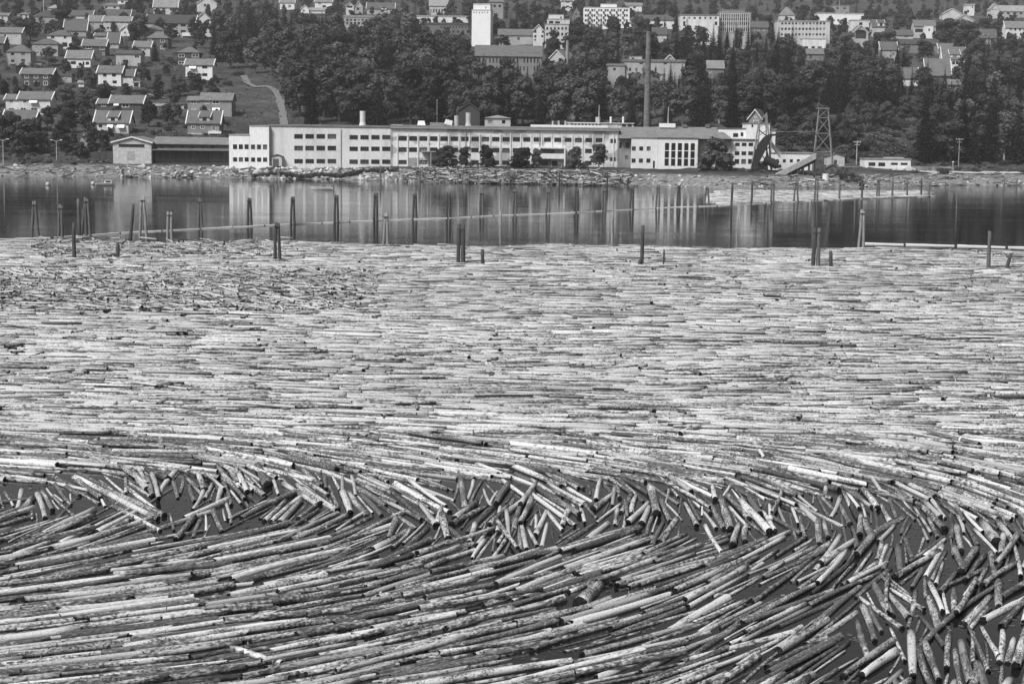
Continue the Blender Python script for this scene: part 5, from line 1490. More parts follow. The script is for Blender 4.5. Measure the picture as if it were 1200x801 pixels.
mb = MB(); mb.box(fr.x(667), fr.x(746), 15.2, 24, fr.z(152, 700), fr.z(145.2, 700)); cl = mb.build('clerestory', plaster(0.5), e)
mb = MB(); mb.box(fr.x(666), fr.x(747), 14.9, 24.3, fr.z(145, 700), fr.z(144, 700)); mb.build('clerestory_roof', plaster(0.55), cl)
for k in range(9):
    w = MB(); w.box(fr.x(671 + k * 4.2), fr.x(673 + k * 4.2), 15.1, 15.18, fr.z(147.8, 690), fr.z(145.8, 690)); w.build('clerestory_window', PANE, cl)
for x in (732, 739):
    w = MB(); w.box(fr.x(x), fr.x(x + 5), 15.1, 15.18, fr.z(149, 735), fr.z(146.3, 735)); w.build('clerestory_window', PANE, cl)
for x in (719, 734): vent(x, 137, 145, 2.4, 17, 0.7, False)
vent(703.5, 137.5, 146, 5.5, 17, .4, False)
mb = MB(); mb.tube((fr.x(704), 14, fr.z(146, 704)), (fr.x(704), 14, fr.z(123, 704)), .16, .08, 8); mb.build('roof_mast', flat(.4, .5, 'mast_paint'), e)
KEEP.append((270, 147, 725, 185, 465, .02))

# glazed boiler hall right of the factory
HP = at_y((739.5 + 770) / 2, 197.5, 469.0)
h = house('white hall with tall gridded window and broad grey hipped roof', 739.5, 770, 161.0, 162.5, 197.5, 'flat', wall=.7, rt=.3, mat=plaster(0.72, .14), p=HP, cat='hall', name='glazed_hall', depth=14, trim=False, over=.15, fd=3, frame='dark', bars=(1, 0), wins=grid(742.2, 759.5, 3, 4.6, (171.8, 176.6), (185.8, 190.6)) + [(765, 188.5, 767.2, 197)])
house('', 770.2, 817, 161.3, 162.8, 198.2, 'flat', wall=.7, rt=.2, mat=plaster(0.74, .1), parent=h, y0=-.35, depth=14, trim=False, over=.2, fd=3, frame=None, wins=[(777.2, 168, 814.8, 194.5)])
e, fr = h
ga = (fr.x(777.2), fr.z(194.5, 796), fr.x(814.8), fr.z(168, 796))
for k in range(6):
    x = ga[0] + (ga[2] - ga[0]) * k / 5
    mb = MB(); mb.box(x - .3, x + .3, -.42, -.14, ga[1], ga[3]); mb.build('mullion', plaster(.76, .05), e)
for k in range(1, 3):
    z = ga[1] + (ga[3] - ga[1]) * k / 3
    mb = MB(); mb.box(ga[0], ga[2], -.33, -.16, z - .1, z + .1); mb.build('transom', plaster(.7, .05), e)
mb = MB()
A_ = [(fr.x(722), 13.6, fr.z(163.5, 722)), (fr.x(857), 13.6, fr.z(163.5, 857))]
mb.poly([(fr.x(724), 0.6, fr.z(162.4, 724)), (fr.x(858), 0.6, fr.z(163.2, 858)), (fr.x(844), 9.5, fr.z(149.6, 842)), (fr.x(730), 9.5, fr.z(149, 730))])
mb.poly([(fr.x(858), 0.6, fr.z(163.2, 858)), (fr.x(858), 20, fr.z(163.2, 858)), (fr.x(844), 9.5, fr.z(149.6, 842))])
mb.poly([(fr.x(724), 20, fr.z(162.4, 724)), (fr.x(724), 0.6, fr.z(162.4, 724)), (fr.x(730), 9.5, fr.z(149, 730))])
mb.poly([(fr.x(858), 20, fr.z(163.2, 858)), (fr.x(724), 20, fr.z(162.4, 724)), (fr.x(730), 9.5, fr.z(149, 730)), (fr.x(844), 9.5, fr.z(149.6, 842))])
rf = mb.build('main_roof', roofing(0.3), e)
mb = MB(); mb.box(fr.x(775), fr.x(793.5), 8, 11, fr.z(150, 784), fr.z(145, 784)); mb.build('roof_house', plaster(.78, .05), e)
mb = MB(); mb.tube((fr.x(785), 9, fr.z(145, 785)), (fr.x(785), 9, fr.z(125.5, 785)), .16, .1, 8); mb.build('roof_mast', flat(.4, .5, 'mast_paint'), e)
for x in (805, 832):
    mb = MB(); mb.box(fr.x(x - 2.5), fr.x(x + 2.5), 8.5, 10, fr.z(150, x), fr.z(146, x)); mb.build('roof_hatch', flat(.12, .8, 'hatch_metal'), e)
house('', 725.2, 739.2, 163, 164, 197.5, 'flat', wall=.25, rt=.3, mat=plaster(.24, .3), parent=h, y0=2.5, depth=10, trim=False, over=.05, fd=3, frame='dark', bars=(0, 0), wins=[(733, 167, 738, 174), (725.8, 167, 728.5, 174), (733, 182.5, 736.5, 187)])
house('', 817.3, 857, 164, 165, 199, 'flat', wall=.4, rt=.3, mat=plaster(.4, .3), parent=h, y0=2.5, depth=12, trim=False, over=.05, fd=3, frame=None, wins=())
KEEP.append((726, 149, 815, 192, 462, .02)); KEEP.append((816, 149, 855, 162, 462, .05))

# sawmill building at the right end
h = house('white stepped sawmill building with square tower beside the conveyor', 851, 886, 163, 164.5, 198, 'flat', wall=.74, rt=.2, mat=plaster(.74, .1), p=at_y(868, 198, 472), cat='sawmill', name='sawmill', depth=12, trim=False, over=.3, fd=3, frame='dark', bars=(1, 0), wins=grid(863.7, 879.5, 3, 5.4, (167.5, 171.5), (177.5, 182), (186.5, 192)))
house('', 843, 876, 150.6, 151.6, 163.5, 'flat', wall=.8, rt=.2, mat=plaster(.8, .06), parent=h, y0=3, depth=9, trim=False, fd=4, over=.15, frame='dark', bars=(1, 0), wins=[(860, 156.5, 866, 161), (869, 155.5, 872, 160)])
house('', 875, 902, 144.6, 145.6, 163.5, 'flat', wall=.78, rt=.3, mat=plaster(.8, .06), parent=h, y0=1.5, depth=9, trim=False, fd=6, over=.15, frame='dark', bars=(0, 0), wins=[(880.5, 146.5, 882.5, 149.5)])
house('', 902.2, 909.5, 151.5, 152.6, 178, 'flat', wall=.76, rt=.4, mat=plaster(.78, .06), parent=h, y0=2.5, depth=8, trim=False, fd=6, over=.3, frame=None, wins=())
house('low white shed with four small square windows under the conveyor', 899, 953, 178.8, 180.2, 199.5, 'flat', wall=.78, rt=.4, mat=plaster(.78, .06), p=at_y(926, 199.5, 474), cat='shed', name='low_shed', depth=10, trim=False, over=.15, fd=3, frame='dark', bars=(0, 0), wins=grid(910.5, 935.2, 4, 3.4, (186.7, 190.3)))
KEEP.append((845, 144, 960, 185, 466, .05))
h = house('low white hut with four wide dark windows on the shore', 1013, 1067, 185.8, 187.2, 199, 'flat', wall=.76, rt=.4, mat=plaster(.76, .08), p=at_y(1040, 199, 500), cat='hut', name='shore_hut', depth=7, trim=False, over=.15, fd=2, frame='dark', bars=(2, 0), wins=[(1017.5, 190.3, 1025.5, 194.5), (1029, 190.5, 1037, 194.8), (1043.8, 190.7, 1051.8, 193.3), (1055.2, 190.8, 1063.2, 193.4)])
e, fr = h
mb = MB(); mb.box(fr.x(1039.5), fr.x(1060), 1.5, 6, fr.z(187, 1050), fr.z(184.6, 1050)); mb.build('roof_light', plaster(.4), e)
KEEP.append((1012, 185, 1068, 199, 480, .02)); KEEP.append((131, 160, 270, 185, 462, .03))

# tall brick chimney
def brick_mat():
    m, nt, b = nodes_of('chimney_shaft')
    tc = N(nt, 'ShaderNodeTexCoord')
    w = N(nt, 'ShaderNodeTexWave', Scale=1.2, Distortion=1.0); w.bands_direction = 'Z'
    n1 = N(nt, 'ShaderNodeTexNoise', Scale=1.1, Detail=6.0)
    nt.links.new(tc.outputs['Object'], w.inputs[0]); nt.links.new(tc.outputs['Object'], n1.inputs[0])
    nt.links.new(mixv(nt, ramp(nt, n1.outputs[0], [(0.3, 0.09), (0.6, 0.16), (0.8, 0.22)]), ramp(nt, w.outputs[0], [(0, .8), (.5, 1)]), 1.0, 'MULTIPLY'), b.inputs['Base Color'])
    b.inputs['Roughness'].default_value = .95
    return m
def chimney(px, yb_, yt, wb, wt, p, label, cap=True, mat=None):
    s = px_per_m(p)
    e = empty('brick_chimney', p)
    mb = MB()
    H_ = (yb_ - yt) / s
    zs = [0, .25, .5, .75, .955] if cap else [0, .5, 1.0]
    for a, b in zip(zs[:-1], zs[1:]):
        mb.tube((0, 0, H_ * a - (2 if a == 0 else 0)), (0, 0, H_ * b), (wb + (wt - wb) * a) / 2 / s, (wb + (wt - wb) * b) / 2 / s, 20, caps=False)
    mb.build('shaft', mat or brick_mat(), e, smooth=True)
    r = wt / 2 / s
    mb = MB(); mb.tube((0, 0, H_ * .955), (0, 0, H_), r * 1.12, r * 1.12, 20) if cap else mb.tube((0, 0, H_), (0, 0, H_ + .3), r * 1.2, r * 1.2, 12)
    mb.build('sooty_cap', flat(0.02 if cap else .2, .9, 'soot'), e)
    if cap:
        mb = MB()
        for k in range(int(H_ / 1.2)):
            z = k * 1.2
            rr = (wb + (wt - wb) * z / H_) / 2 / s
            mb.box(rr + .02, rr + .12, -.25, .25, z, z + .06)
        mb.build('ladder', flat(.1, .7, 'rusty_iron'), e)
    tag(e, label, 'chimney')
    return e
cp = at_y(757.7, 152, 492); cp2 = Vector((cp.x, cp.y, 3.5))
s_ = px_per_m(cp2)
chimney(757.7, 152 + (cp.z - 3.5) * s_, 31, 8.4, 5.6, cp2, 'tall slender brick chimney with sooty top behind the glazed hall')
KEEP.append((753, 31, 763, 150, 490, .12))
p = at_g(664.5, 82)
chimney(664.5, 82, 48.5, 4.0, 3.4, p, 'small pale brick chimney beside the grey gabled house', False, plaster(.3))
KEEP.append((662, 48, 667, 72, p.y, .2))

# ================================================================== SHORE STRUCTURES
STEEL, DARKSTEEL = flat(0.22, .6, 'galvanised_steel'), flat(0.012, .7, 'tarred_steel')
def lattice_tower():
    Y = 468
    def P(px, py, dy=0): return at_y(px, py, Y + dy)
    o = P(963, 200)
    o = Vector((o.x, Y, float(ground(o.x, Y))))
    e = empty('lattice_tower', o)
    top, mid, base = [], [], []
    for (bx, tx, dy) in ((951.5, 959.6, 0), (976, 970.4, 0), (952.5, 960.4, 5), (977, 971.2, 5)):
        b = P(bx, 199, dy); t = P(tx, 127.5, 0.5 * dy + .8)
        b.z = o.z - .3
        top.append(t - o); base.append(b - o)
        mb = MB(); mb.tube(b - o, t - o, .20, .15, 6); mb.build('leg', STEEL, e)
    lv = [0.0, 0.33, 0.62, 0.86, 1.0]
    for i, (u, v) in enumerate(zip(lv[:-1], lv[1:])):
        for a, b in ((0, 1), (2, 3), (0, 2), (1, 3)):
            A0, A1 = base[a].lerp(top[a], u), base[a].lerp(top[a], v)
            B0, B1 = base[b].lerp(top[b], u), base[b].lerp(top[b], v)
            mb = MB(); mb.tube(A1, B1, .09, .09, 5); mb.build('strut', STEEL, e)
            if i > 0:
                mb = MB(); mb.tube(A0, B1, .06, .06, 5); mb.tube(B0, A1, .06, .06, 5); mb.build('brace', STEEL, e)
    mb = MB(); mb.box(top[0].x - .4, top[1].x + .4, top[0].y - .3, top[2].y + .3, top[0].z, top[0].z + .25); mb.build('top_platform', STEEL, e)
    tag(e, 'tall tapering steel lattice tower at the right end of the conveyor', 'lattice tower')
lattice_tower()

def sweep(pts, w, hgt, mat, name, parent, org):
    """a box-section trough along a list of points"""
    mb = MB()
    prev = None
    for p in pts:
        q = Vector(p) - org
        row = [(q.x, q.y - w, q.z - hgt), (q.x, q.y + w, q.z - hgt), (q.x, q.y + w, q.z), (q.x, q.y - w, q.z)]
        if prev:
            for k in range(4):
                k2 = (k + 1) % 4
                mb.poly([prev[k], prev[k2], row[k2], row[k]])
        else:
            mb.poly(row)
        prev = row
    mb.poly(prev[::-1])
    return mb.build(name, mat, parent)

def conveyor():
    Y = 464
    P = lambda x, y, dy=0: at_y(x, y, Y + dy)
    o = P(882, 204); o.z = float(ground(o.x, Y))
    e = empty('log_conveyor', o)
    curve = [(878.5, 206), (881, 192), (884.5, 178), (889, 168), (894.5, 161), (901, 157.2), (912, 156.6), (930, 157.4), (957, 157)]
    # the hanging dark chute, broad in its middle
    mb = MB()
    prev = None
    for (x, y), th in zip(curve, (1.0, 1.7, 2.6, 2.8, 2.2, 1.2, .8, .6, .6)):
        a = P(x, y, -1.2) - o; b = P(x, y, 1.2) - o
        row = [a, b, b + Vector((th * .8, 0, -th * .45)), a + Vector((th * .8, 0, -th * .45))]
        if prev:
            for k in range(4):
                k2 = (k + 1) % 4
                mb.poly([prev[k], prev[k2], row[k2], row[k]])
        prev = row
    mb.build('chute', DARKSTEEL, e)
    # masts
    for (bx, tx, tyy) in ((880, 889.5, 141), (886, 890.5, 142), (904, 898.5, 132), (899, 897.5, 133)):
        b = P(bx, 203, 1.5) - o; b.z = -.3
        mb = MB(); mb.tube(b, P(tx, tyy, 1.5) - o, .24, .17, 6); mb.build('mast_leg', STEEL, e)
    for y0, y1 in ((141, 134), (150, 142), (140, 150), (160, 152), (170, 160)):
        mb = MB(); mb.tube(P(889.5 - (y0 - 141) * .12, y0, 1.5) - o, P(898.5 + (y1 - 132) * .06, y1, 1.5) - o, .12, .12, 5); mb.build('mast_brace', STEEL, e)
    for x0, y0, x1, y1 in ((889, 152, 899, 160), (884, 185, 902, 172), (887, 195, 902, 186), (884, 172, 892, 198), (893, 165, 888, 200), (881, 196, 889, 172), (884, 202, 896, 190), (890, 178, 905, 198), (896, 164, 904, 200), (886, 184, 898, 168), (890, 202, 908, 186)):
        mb = MB(); mb.tube(P(x0, y0, 0) - o, P(x1, y1, 0) - o, .16, .16, 5); mb.build('strut', DARKSTEEL, e)
    # walkway with handrail
    mb = MB(); a, b = P(905, 154.4) - o, P(957, 154.2) - o
    mb.tube(a, b, .06, .06, 5); mb.build('handrail', STEEL, e)
    sweep([P(904, 166, 3), P(909, 172, 3), P(914.5, 178.5, 3)], .9, 1.4, plaster(.7, .1), 'discharge_chute', e, o)
    mb = MB(); mb.tube(P(896, 186.5) - o, P(911, 193.5) - o, 1.1, 1.2, 14); mb.build('suction_pipe', DARKSTEEL, e)
    mb = MB(); mb.tube(P(911, 193.5) - o, P(911.5, 197) - o, 1.0, 1.0, 14); mb.build('suction_mouth', DARKSTEEL, e)
    tag(e, 'dark curved log conveyor hanging from a mast by the sawmill', 'conveyor')
    # inclined haul
    o2 = P(907, 205, -6); o2.z = float(ground(o2.x, o2.y))
    e2 = empty('log_haul', o2)
    pts = [P(906 + 50 * t, 205 - 25.5 * t, -6) for t in np.linspace(0, 1, 8)]
    sweep(pts, .9, 1.5, boards(.34), 'trough', e2, o2)
    sweep([q + Vector((0, 1.2, -1.55)) for q in pts], .8, .9, DARKSTEEL, 'chain_bed', e2, o2)
    for k in (2, 3, 4, 5, 6, 7):
        q = pts[k] - o2
        mb = MB(); mb.box(q.x - .15, q.x + .15, q.y - .6, q.y - .3, -.5, q.z - 1.4); mb.box(q.x - .15, q.x + .15, q.y + .8, q.y + 1.1, -.5, q.z - 1.4); mb.build('trestle', boards(.06), e2)
    tag(e2, 'straight inclined timber log haul rising right to the lattice tower', 'log haul')
conveyor()

def small_hut(px, yb, w_m, h_m, label, tone=.2, depth=3.0):
    p = at_g(px, yb)
    e = empty('hut', p)
    mb = MB(); mb.box(-w_m / 2, w_m / 2, 0, depth, -.4, h_m); mb.build('wall', boards(tone), e)
    mb = MB(); mb.slab((-w_m / 2 - .3, -.3, h_m), (0, -.3, h_m + .9), (0, depth + .3, h_m + .9), (-w_m / 2 - .3, depth + .3, h_m), .12); mb.slab((0, -.3, h_m + .9), (w_m / 2 + .3, -.3, h_m), (w_m / 2 + .3, depth + .3, h_m), (0, depth + .3, h_m + .9), .12); mb.build('roof', roofing(.16), e)
    mb = MB(); mb.poly([(-w_m / 2, -.004, h_m), (w_m / 2, -.004, h_m), (0, -.004, h_m + .85)]); mb.build('gable', boards(tone), e)
    mb = MB(); mb.box(-.5, .4, -.05, -.01, 0, 1.9); mb.build('door', flat(.05, .7, 'door_dark'), e)
    tag(e, label, 'hut')
    return e
small_hut(975, 206, 2.6, 2.2, 'tiny gabled timber hut at the foot of the lattice tower', .12)
small_hut(979, 195, 5.2, 3.0, 'pale shed just right of the lattice tower foot', .5, 4)
def trestle_shelter():
    p = at_g(988, 205)
    e = empty('trestle_shelter', p)
    for k in range(5):
        mb = MB(); mb.box(-4 + k * 2, -3.8 + k * 2, 0, .2, -.3, 2.1); mb.build('post', boards(.15), e)
    mb = MB(); mb.box(-4.3, 4.5, -.4, 2.6, 2.1, 2.3); mb.build('roof', roofing(.3), e)
    tag(e, 'open shelter on timber posts right of the tiny hut', 'shelter')
trestle_shelter()
def tank():
    p = at_g(967.5, 211.5)
    e = empty('storage_drum', p)
    mb = MB(); mb.tube((0, 0, 0), (0, 0, 1.6), .85, .85, 18); mb.build('drum', flat(.7, .5, 'drum_paint'), e, smooth=False)
    mb = MB(); mb.tube((0, 0, 1.6), (0, 0, 1.75), .9, .7, 18); mb.build('lid', flat(.6, .5, 'drum_paint'), e)
    tag(e, 'white upright drum standing on the bank below the tiny hut', 'drum')
tank()

def car(px, py, tone, label, yaw=0.0, Y=None):
    p = at_g(px, py)
    e = empty('parked_car', p, yaw)
    prof = [(-2.1, .35), (-2.1, .8), (-1.6, .95), (-1.05, 1.0), (-.6, 1.45), (.7, 1.47), (1.25, 1.0), (2.0, .9), (2.15, .6), (2.15, .35)]
    mb = MB()
    a = [(x, -.8 if z < 1.1 else -.65, z) for x, z in prof]; b = [(x, .8 if z < 1.1 else .65, z) for x, z in prof]
    mb.poly(a[::-1]); mb.poly(b)
    for k in range(len(prof)):
        k2 = (k + 1) % len(prof)
        mb.poly([a[k], a[k2], b[k2], b[k]])
    mb.build('body', flat(tone, .35, 'car_paint'), e)
    mb = MB()
    mb.poly([(-.85, -.75, 1.06), (.95, -.75, 1.06), (.62, -.67, 1.4), (-.52, -.67, 1.4)]); mb.poly([(-1.0, -.6, 1.06), (-.62, -.55, 1.4), (-.62, .55, 1.4), (-1.0, .6, 1.06)][::-1]); mb.poly([(1.2, -.6, 1.06), (.76, -.55, 1.42), (.76, .55, 1.42), (1.2, .6, 1.06)])
    mb.build('window', PANE, e)
    for wx_ in (-1.3, 1.3):
        for wy in (-.82, .68):
            mb = MB(); mb.tube((wx_, wy, .32), (wx_, wy + .15, .32), .32, .32, 14); t = mb.build('wheel', flat(.02, .8, 'tyre_rubber'), e)
            mb = MB(); mb.tube((wx_, wy - .02, .32), (wx_, wy + .005, .32), .17, .17, 10); mb.build('rim', flat(.45, .4, 'rim_metal'), t)
    tag(e, label, 'car')
car(1055, 200.8, .7, 'white car parked in front of the low shore hut', .05)
car(1063.5, 201, .6, 'pale car at the right corner of the low shore hut', .3)
car(83, 133.5, .4, 'grey car parked on the garden slope between houses', .2)

POLE = boards(.3)
def lamp_post(px, yb, yt, label, arms=True):
    p = at_g(px, yb); s = px_per_m(p); h_ = (yb - yt) / s
    e = empty('lamp_post', p)
    mb = MB(); mb.tube((0, 0, -.5), (0, 0, h_), .16, .1, 8); mb.build('post', flat(.38, .6, 'post_paint'), e)
    for sx in (-1, 1):
        mb = MB(); mb.tube((0, 0, h_ - .3), (sx * 1.1, 0, h_ + .15), .06, .06, 6); a = mb.build('arm', flat(.38, .6, 'post_paint'), e)
        mb = MB(); mb.box(min(sx * 1.0, sx * 1.7), max(sx * 1.0, sx * 1.7), -.18, .18, h_ + .1, h_ + .32); mb.build('lamp_head', flat(.6, .5, 'lamp_metal'), a)
    tag(e, label, 'street lamp', 'shore lamps')
    KEEP.append((px - 5, yt - 1, px + 5, yb - 3, p.y, .05))
lamp_post(4, 192, 164, 'twin-armed street lamp at the left edge of the shore')
lamp_post(66.5, 188, 165, 'twin-armed street lamp left of the warehouse')
def pole(px, yb, yt, label, cross=True, r=.14, p=None, cat='utility pole', name='utility_pole', tone=.3):
    p = at_g(px, yb) if p is None else p
    s = px_per_m(p); h_ = (yb - yt) / s
    e = empty(name, p)
    mb = MB(); mb.tube((0, 0, -.5), (0, 0, h_), r, r * .7, 8); mb.build('pole', boards(tone), e)
    if cross:
        for k, w in enumerate((1.1, .8)):
            mb = MB(); mb.box(-w, w, -.08, .08, h_ - .5 - k * .8, h_ - .35 - k * .8); mb.build('crossarm', boards(tone), e)
        for k in (-1, -.4, .4, 1):
            mb = MB(); mb.tube((k, 0, h_ - .35), (k, 0, h_ - .1), .07, .05, 6); mb.build('insulator', flat(.6, .3, 'porcelain'), e)
    else:
        mb = MB(); mb.tube((0, 0, h_), (0, 0, h_ + .25), r * 1.3, r * .6, 8); mb.build('finial', flat(.6, .4, 'finial_paint'), e)
    tag(e, label, cat)
pole(1123, 197, 162, 'utility pole with crossarms in front of the dark wood at right')
pole(1003.5, 193, 165, 'pale utility pole left of the low shore hut', r=.16, tone=.45)
pole(51.5, 24, -6, 'tall white flagpole in front of the wide dark hall', False, .22, cat='flagpole', name='flagpole', tone=.7)
pole(1116.5, 197, 190, 'short marker post at the end of the low retaining wall', False, .2, cat='post', name='marker_post', tone=.35)
pole(512, 150, 118, 'bare pale pole standing in the wood behind the factory', False, .13, tone=.35)
pole(983, 22, 0, 'thin mast above the long bright white building', False, .2, cat='mast', name='roof_mast', tone=.5)
def low_wall():
    p = at_g(1092, 201)
    e = empty('retaining_wall', p)
    s = px_per_m(p)
    L_ = 52 / s
    n = 14
    for k in range(n):
        mb = MB(); a = -L_ / 2 + L_ * k / n
        mb.box(a + .02, a + L_ / n - .02, random.uniform(-.04, .04), .5, -.8, 1.45 + random.uniform(-.05, .05)); mb.build('concrete_block', plaster(random.choice((.22, .26, .30))), e)
    tag(e, 'low concrete retaining wall right of the shore hut', 'wall')
low_wall()
def garden_wall(px, py, wpx, label):
    p = at_g(px, py); s = px_per_m(p)
    mb = MB(); mb.box(-wpx / 2 / s, wpx / 2 / s, 0, .3, -.6, .9); mb.box(-wpx / 2 / s - .05, wpx / 2 / s + .05, -.05, .35, .9, 1.0)
    tag(mb.build('garden_wall', plaster(.5), None, p), label, 'wall')
garden_wall(187, 124.5, 18, 'short white garden wall beside the dark-walled house')
garden_wall(42, 77, 12, 'low white garden wall beside the pale grey villa')
garden_wall(212, 127.5, 7, 'tiny white garden wall left of the grey rendered house')

# ================================================================== BANK: rocks, driftwood
def rocks():
    V, Fq, k = [], [], 0
    ico = [(0, 0, 1), (.9, 0, .3), (.28, .85, .3), (-.72, .53, .3), (-.72, -.53, .3), (.28, -.85, .3), (.72, .53, -.4), (-.28, .85, -.4), (-.9, 0, -.4), (-.28, -.85, -.4), (.72, -.53, -.4), (0, 0, -1)]
    fc = [(0, 1, 2), (0, 2, 3), (0, 3, 4), (0, 4, 5), (0, 5, 1), (1, 6, 2), (2, 7, 3), (3, 8, 4), (4, 9, 5), (5, 10, 1), (6, 7, 2), (7, 8, 3), (8, 9, 4), (9, 10, 5), (10, 6, 1), (11, 7, 6), (11, 8, 7), (11, 9, 8), (11, 10, 9), (11, 6, 10)]
    ico = np.array(ico)
    for _ in range(3600):
        px = random.uniform(-40, 1240)
        dens = 0.16
        if 300 < px < 392 or 415 < px < 482: dens = 1.0
        elif 482 < px < 720: dens = .2
        elif 720 <= px < 885: dens = .5
        elif 125 < px < 300: dens = .45
        if random.random() > dens: continue
        x = (px - 600) / F * 455
        u = random.uniform(-.3, 9.5)
        y = float(shore_y(x)) + u
        r = random.choice((.3, .4, .5, .65, .9)) * random.uniform(.7, 1.2)
        if dens < .3 or 720 <= px < 885: r *= .6
        q = ico * r * RNG.uniform(.6, 1.2, (12, 1)) * np.array([random.uniform(.8, 1.5), 1, random.uniform(.55, .9)])
        a = random.random() * 6.28
        q = np.stack([q[:, 0] * math.cos(a) - q[:, 1] * math.sin(a), q[:, 0] * math.sin(a) + q[:, 1] * math.cos(a), q[:, 2]], 1)
        V.append(q + np.array([x, y, float(ground(x, y)) + r * .2])); Fq.append(np.array(fc) + k); k += 12
    m, nt, b = nodes_of('bank_stone')
    geo = N(nt, 'ShaderNodeNewGeometry')
    n1 = N(nt, 'ShaderNodeTexNoise', Scale=.35, Detail=2.0); n2 = N(nt, 'ShaderNodeTexNoise', Scale=2.5, Detail=5.0)
    nt.links.new(geo.outputs['Position'], n1.inputs[0]); nt.links.new(geo.outputs['Position'], n2.inputs[0])
    c = mixv(nt, ramp(nt, geo.outputs['Random Per Island'], [(0, .10), (.4, .24), (.8, .48), (1, .66)]), ramp(nt, n2.outputs[0], [(.3, .6), (.6, 1.05)]), 1.0, 'MULTIPLY')
    nt.links.new(c, b.inputs['Base Color']); b.inputs['Roughness'].default_value = .95
    me = fast_mesh('rubble', np.concatenate(V), [np.concatenate(Fq)], m, False)
    tag(link_mesh('riprap_rubble', me), 'pale blasted rubble covering the shore bank below the factory', 'rubble', kind='stuff')
rocks()
def driftwood():
    n = 1500
    px = np.concatenate([RNG.uniform(478, 730, n - 400), RNG.uniform(-30, 480, 200), RNG.uniform(860, 1230, 200)])
    x = (px - 600) / F * 455
    u = RNG.uniform(-1.0, 11, n)
    y = shore_y(x) + u
    L_ = RNG.uniform(1.5, 6.5, n)
    z = ground(x, y) + RNG.uniform(.1, .9, n) * np.where((px > 478) & (px < 730), 1.0, .3)
    me = logs_mesh('driftwood', np.stack([x, y, z], 1), RNG.normal(0, .8, n), L_, RNG.uniform(.12, .38, n), np.clip(RNG.normal(.75, .25, n), .3, 1.1), RNG.normal(.05, .2, n), sides=6, rings=3, pitch=RNG.normal(0, .13, n), bend=.05)
    tag(link_mesh('driftwood', me), 'tangled grey driftwood and old logs heaped on the factory bank', 'driftwood', kind='stuff')
driftwood()

# ================================================================== TREES
def leaf_mat(name, lo, hi, trans=.18):
    m, nt, b = nodes_of(name)
    oi = N(nt, 'ShaderNodeObjectInfo')
    geo = N(nt, 'ShaderNodeNewGeometry')
    c1 = ramp(nt, oi.outputs['Random'], [(0, lo), (.5, (lo + hi) / 2), (1, hi)])
    c2 = ramp(nt, geo.outputs['Random Per Island'], [(0, .65), (1, 1.3)])
    c = mixv(nt, c1, c2, 1.0, 'MULTIPLY')
    nt.nodes.remove(b)
    df = N(nt, 'ShaderNodeBsdfDiffuse'); tr = N(nt, 'ShaderNodeBsdfTranslucent'); mx = N(nt, 'ShaderNodeMixShader')
    mx.inputs[0].default_value = trans
    nt.links.new(c, df.inputs[0]); nt.links.new(c, tr.inputs[0])
    nt.links.new(df.outputs[0], mx.inputs[1]); nt.links.new(tr.outputs[0], mx.inputs[2])
    nt.links.new(mx.outputs[0], nt.nodes['Material Output'].inputs['Surface'])
    return m
LEAF_D, LEAF_P, LEAF_S, LEAF_B = leaf_mat('broad_leaves', .035, .11), leaf_mat('pale_leaves', .08, .14), leaf_mat('spruce_needles', .009, .024, .03), leaf_mat('bush_leaves', .045, .13)
TRUNK, BIRCH = boards(.09), boards(.4)

def quads_from(P, Nrm, S, rng):
    n = len(P)
    R = rng.normal(0, 1, (n, 3))
    T = np.cross(Nrm, R); T /= np.linalg.norm(T, axis=1)[:, None] + 1e-9
    B = np.cross(Nrm, T)
    T = T * S[:, None]; B = B * (S * rng.uniform(.5, 1.0, n))[:, None]
    V = np.stack([P - T, P - B * .8, P + T, P + B], 1).reshape(-1, 3)
    i = np.arange(n) * 4
    return V, np.stack([i, i + 1, i + 2, i + 3], 1)

def crown_broad(seed, shape, nleaf=2600, leaf=.038):
    """unit tree: height 1, crown width about 0.62; lobed crown of leaf clumps with gaps"""
    rng = np.random.default_rng(seed)
    lob = []
    n = 22
    for k in range(n):
        t = rng.random()
        z = (.06 + .86 * t) if shape == 'dense' else .20 + .72 * t
        if shape == 'round': wr = .30 * math.sin(math.pi * min(1, (t * .86 + .12))) ** .7
        elif shape == 'dense': wr = .24 * (1 - t * .75) ** .7
        elif shape == 'tall': wr = .22 * math.sin(math.pi * min(1, t * .85 + .10)) ** .6
        else: wr = .34 * math.sin(math.pi * min(1, t * .8 + .2)) ** .8
        a = rng.random() * 6.28
        q = wr * (.35 + .65 * rng.random() ** .6)
        lob.append((q * math.cos(a), q * math.sin(a), z, rng.uniform(.075, .145)))
    lob.append((0, 0, .9, .09)); lob.append((0, 0, .55, .16))
    lob = np.array(lob)
    w = lob[:, 3] ** 2; w /= w.sum()
    idx = rng.choice(len(lob), nleaf, p=w)
    D = rng.normal(0, 1, (nleaf, 3)); D /= np.linalg.norm(D, axis=1)[:, None]
    D[:, 2] = np.where(rng.random(nleaf) < .6, np.abs(D[:, 2]), D[:, 2])
    r = lob[idx, 3] * (0.72 + .33 * rng.random(nleaf) ** .5)
    r[rng.random(nleaf) < .06] *= 1.25
    P = lob[idx, :3] + D * r[:, None] * np.array([1, 1, 1.0])
    Nn = D + rng.normal(0, .38, (nleaf, 3)); Nn /= np.linalg.norm(Nn, axis=1)[:, None]
    S = leaf * rng.uniform(.5, 1.15, nleaf)
    return quads_from(P, Nn, S, rng)

